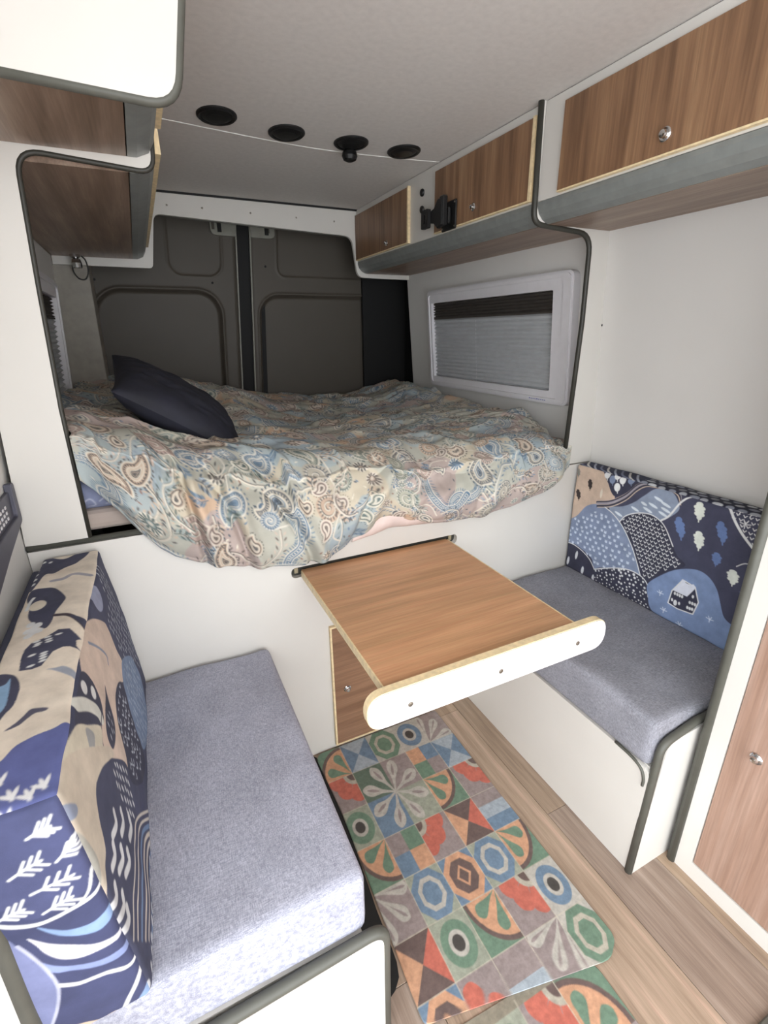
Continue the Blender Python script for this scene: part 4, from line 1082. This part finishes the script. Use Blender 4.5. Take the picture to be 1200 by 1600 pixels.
# ---- duvet shape
nx=660; XE=1.378; XW=-.172
xs=np.linspace(XW,XE,nx)
YT=YP+.10
ys_top=np.concatenate([np.linspace(2.90,2.0,190),np.linspace(2.0,YT,210)[1:]])
hem=np.interp(xs,[XW,-.15,-.105,-.07,-.03,.0,.08,.194,.339,.40,.459,.53,.586,.66,.75,.83,.97,1.10,1.16,1.25,1.34,XE],
                 [1.10,1.075,1.015,.955,.900,.872,.830,.797,.780,.787,.803,.835,.862,.858,.840,.822,.816,.830,.843,.870,.905,.935])
def topz(X,Y):
    c=np.interp(X,[-.2,-.05,.06,.15,.33,.62,.85,1.11,1.47],[1.245,1.205,1.150,1.115,1.08,1.06,1.05,1.045,1.06])
    back=np.interp(X,[-.3,.1,.35,.56,.94,1.2,1.37,1.6],[1.215,1.20,1.15,1.075,1.045,1.06,1.085,1.10])
    t=np.clip((Y-1.3)/1.5,0,1); mid=np.interp(X,[-.3,.0,.2,.5,.9,1.3,1.5],[1.18,1.12,1.03,1.03,1.03,1.05,1.09])
    z=c*(1-t)**2+2*t*(1-t)*mid+back*t*t
    z+= .05*np.exp(-((X-.20)/.16)**2-((Y-2.45)/.20)**2)+.035*np.exp(-((X-.42)/.12)**2-((Y-2.5)/.2)**2)
    z+= .040*np.exp(-((X-1.33)/.15)**2-((Y-2.42)/.3)**2)+.030*np.exp(-((X-1.25)/.22)**2-((Y-1.62)/.16)**2)
    w_=fbm(X*2.6+3,Y*2.6,4,60); rdg=1-np.abs(fbm(X*3.2+.9*w_,Y*5.2+.9*w_,3,70))*2.6
    rdg2=1-np.abs(fbm(X*7+1.2*w_+4,Y*7-1.2*w_,2,90))*3.2
    z+= .034*w_+.020*(rdg-.6)+.009*(rdg2-.5)
    return z
X,Y=np.meshgrid(xs,ys_top)
tw=sstep(YP+.03,YP+.18,Y); Xt=X*(1-tw)+(-.27+(X-XW)*(1.43+.27)/(XE-XW))*tw
Zt=topz(Xt,Y)
Zt=Zt-.045*sstep(.07,0,XE-X)*sstep(YP+.35,YP+.15,Y)
Ptop=np.stack([Xt,Y,Zt],-1)
nf_=230; s=np.linspace(0,1,nf_)[1:,None]
z0=Zt[-1][None]; x0_=Xt[-1][None]; hemg=hem[None]; dz=(Ptop[-1,:,2]-Ptop[-3,:,2])/(ys_top[-1]-ys_top[-3]); dz=np.clip(dz,-.6,.6)[None]
envx=(sstep(0,.10,xs-XW)*sstep(0,.11,XE-xs))[None]
hang=z0-hemg
b1y=YP+.02*envx; b1z=z0+dz*(b1y-YT); b1z=np.minimum(b1z,z0+.02)
b2y=YP-.012-.125*envx; b2z=hemg+hang*.42; b3y=YP-.012-.030*envx
bz=lambda a,b,c,d:(1-s)**3*a+3*s*(1-s)**2*b+3*s*s*(1-s)*c+s**3*d
Yf=bz(YT,b1y,b2y,b3y); Zf=bz(z0,b1z,b2z,hemg)
xend=xs[None]; Xf=x0_*(1-sstep(0,.35,s))+xend*sstep(0,.35,s)
drop=sstep(.15,1,s)*.5+.5*np.clip((s-.1)/.9,0,1)
u=xs[None]; fw=fbm(u*4.0+drop*1.4,drop*1.6,3,110); fr_=1-np.abs(fbm(u*5+1.2*drop,drop*1.1+3,2,120))*3
fold=.040*fw+.010*(fr_-.5)
for (xa,xb,dp,wd) in ((.030,.075,.036,.010),(.10,.185,.030,.011),(.21,.36,.036,.012),(.62,.50,.026,.016),(.80,.72,.016,.018),(1.02,.93,.018,.018)):
    xc=xa+(xb-xa)*drop; fold=fold-dp*np.exp(-((u-xc)/wd)**2)*sstep(0,.25,drop)*(1-.4*drop)+dp*.6*np.exp(-((u-xc-2.4*wd)/(1.8*wd))**2)*sstep(0,.25,drop)
env=sstep(0,.25,s)*envx
Yf=Yf-fold*env; Yf=np.where(s>.35,np.minimum(Yf,YP-.013),Yf)
Zf=Zf+.012*fbm(u*8,drop*3,2,130)*env*(1-drop)
Pf=np.stack([Xf+0*Yf,Yf,Zf],-1)
st=np.linspace(0,1,14)[1:,None]; a2=st*PI*.9; hz=.018
Yc=Yf[-1][None]+(np.minimum(YP-.006,Yf[-1]+.035)[None]-Yf[-1][None])*np.sin(a2/2)**2; Zc=Zf[-1][None]-hz*np.sin(a2)*.8
Pc=np.stack([np.repeat(xs[None],13,0),Yc,Zc],-1)
PD=np.concatenate([Ptop,Pf,Pc],0)
dl=np.linalg.norm(np.diff(PD,axis=0),axis=-1).mean(1); sv=np.concatenate([[0],np.cumsum(dl)])
UU=np.repeat((xs[None]+.30),PD.shape[0],0)+.02*fbm(PD[...,0]*3,sv[:,None]*3,2,140); VV=np.repeat(sv[:,None],nx,1)+.02*fbm(PD[...,0]*3+5,sv[:,None]*3,2,141)
o=grid_mesh('duvet',PD,cD.sample(UU%W,VV%H),M['duvet']); tag(o,'rumpled paisley duvet in grey, blue and peach spilling over bed edge','duvet')

# ---- navy pillow, seen almost edge-on
n=70; A,B=np.meshgrid(np.linspace(-1,1,n),np.linspace(-1,1,n)); 
def pil(sgn):
    e=(1-np.abs(A)**2.4)*(1-np.abs(B)**2.4); th=.072*np.clip(e,0,1)**.48*sgn
    k=1-.07*(1-np.abs(A)**2)*(np.abs(B)**3)-0; k2=1-.07*(1-np.abs(B)**2)*(np.abs(A)**3)
    a=.205*A*k2; b=.19*B*k; th=th+.012*fbm(A*2.5+5,B*5,3,150)*e+.006*(1-np.abs(fbm(A*3+B*2,B*4-A,2,155))*5)*e*np.clip(np.abs(A),.2,1)
    return np.stack([a,b,th],-1)
ax=np.array([.345,0.05,-.24]); ax/=np.linalg.norm(ax); bx=np.array([.10,.97,.14]); bx-=ax*(ax@bx); bx/=np.linalg.norm(bx); cx_=np.cross(ax,bx)
PC=np.array([.084,1.70,1.188])
parts=[]
for sg in (1,-1):
    Q=pil(sg); parts.append((PC+Q[...,0:1]*ax+Q[...,1:2]*bx+Q[...,2:3]*cx_,None))
o=merge('pillow',parts,M['navy']); tag(o,'plump dark navy pillow tilted on the duvet at left','pillow')
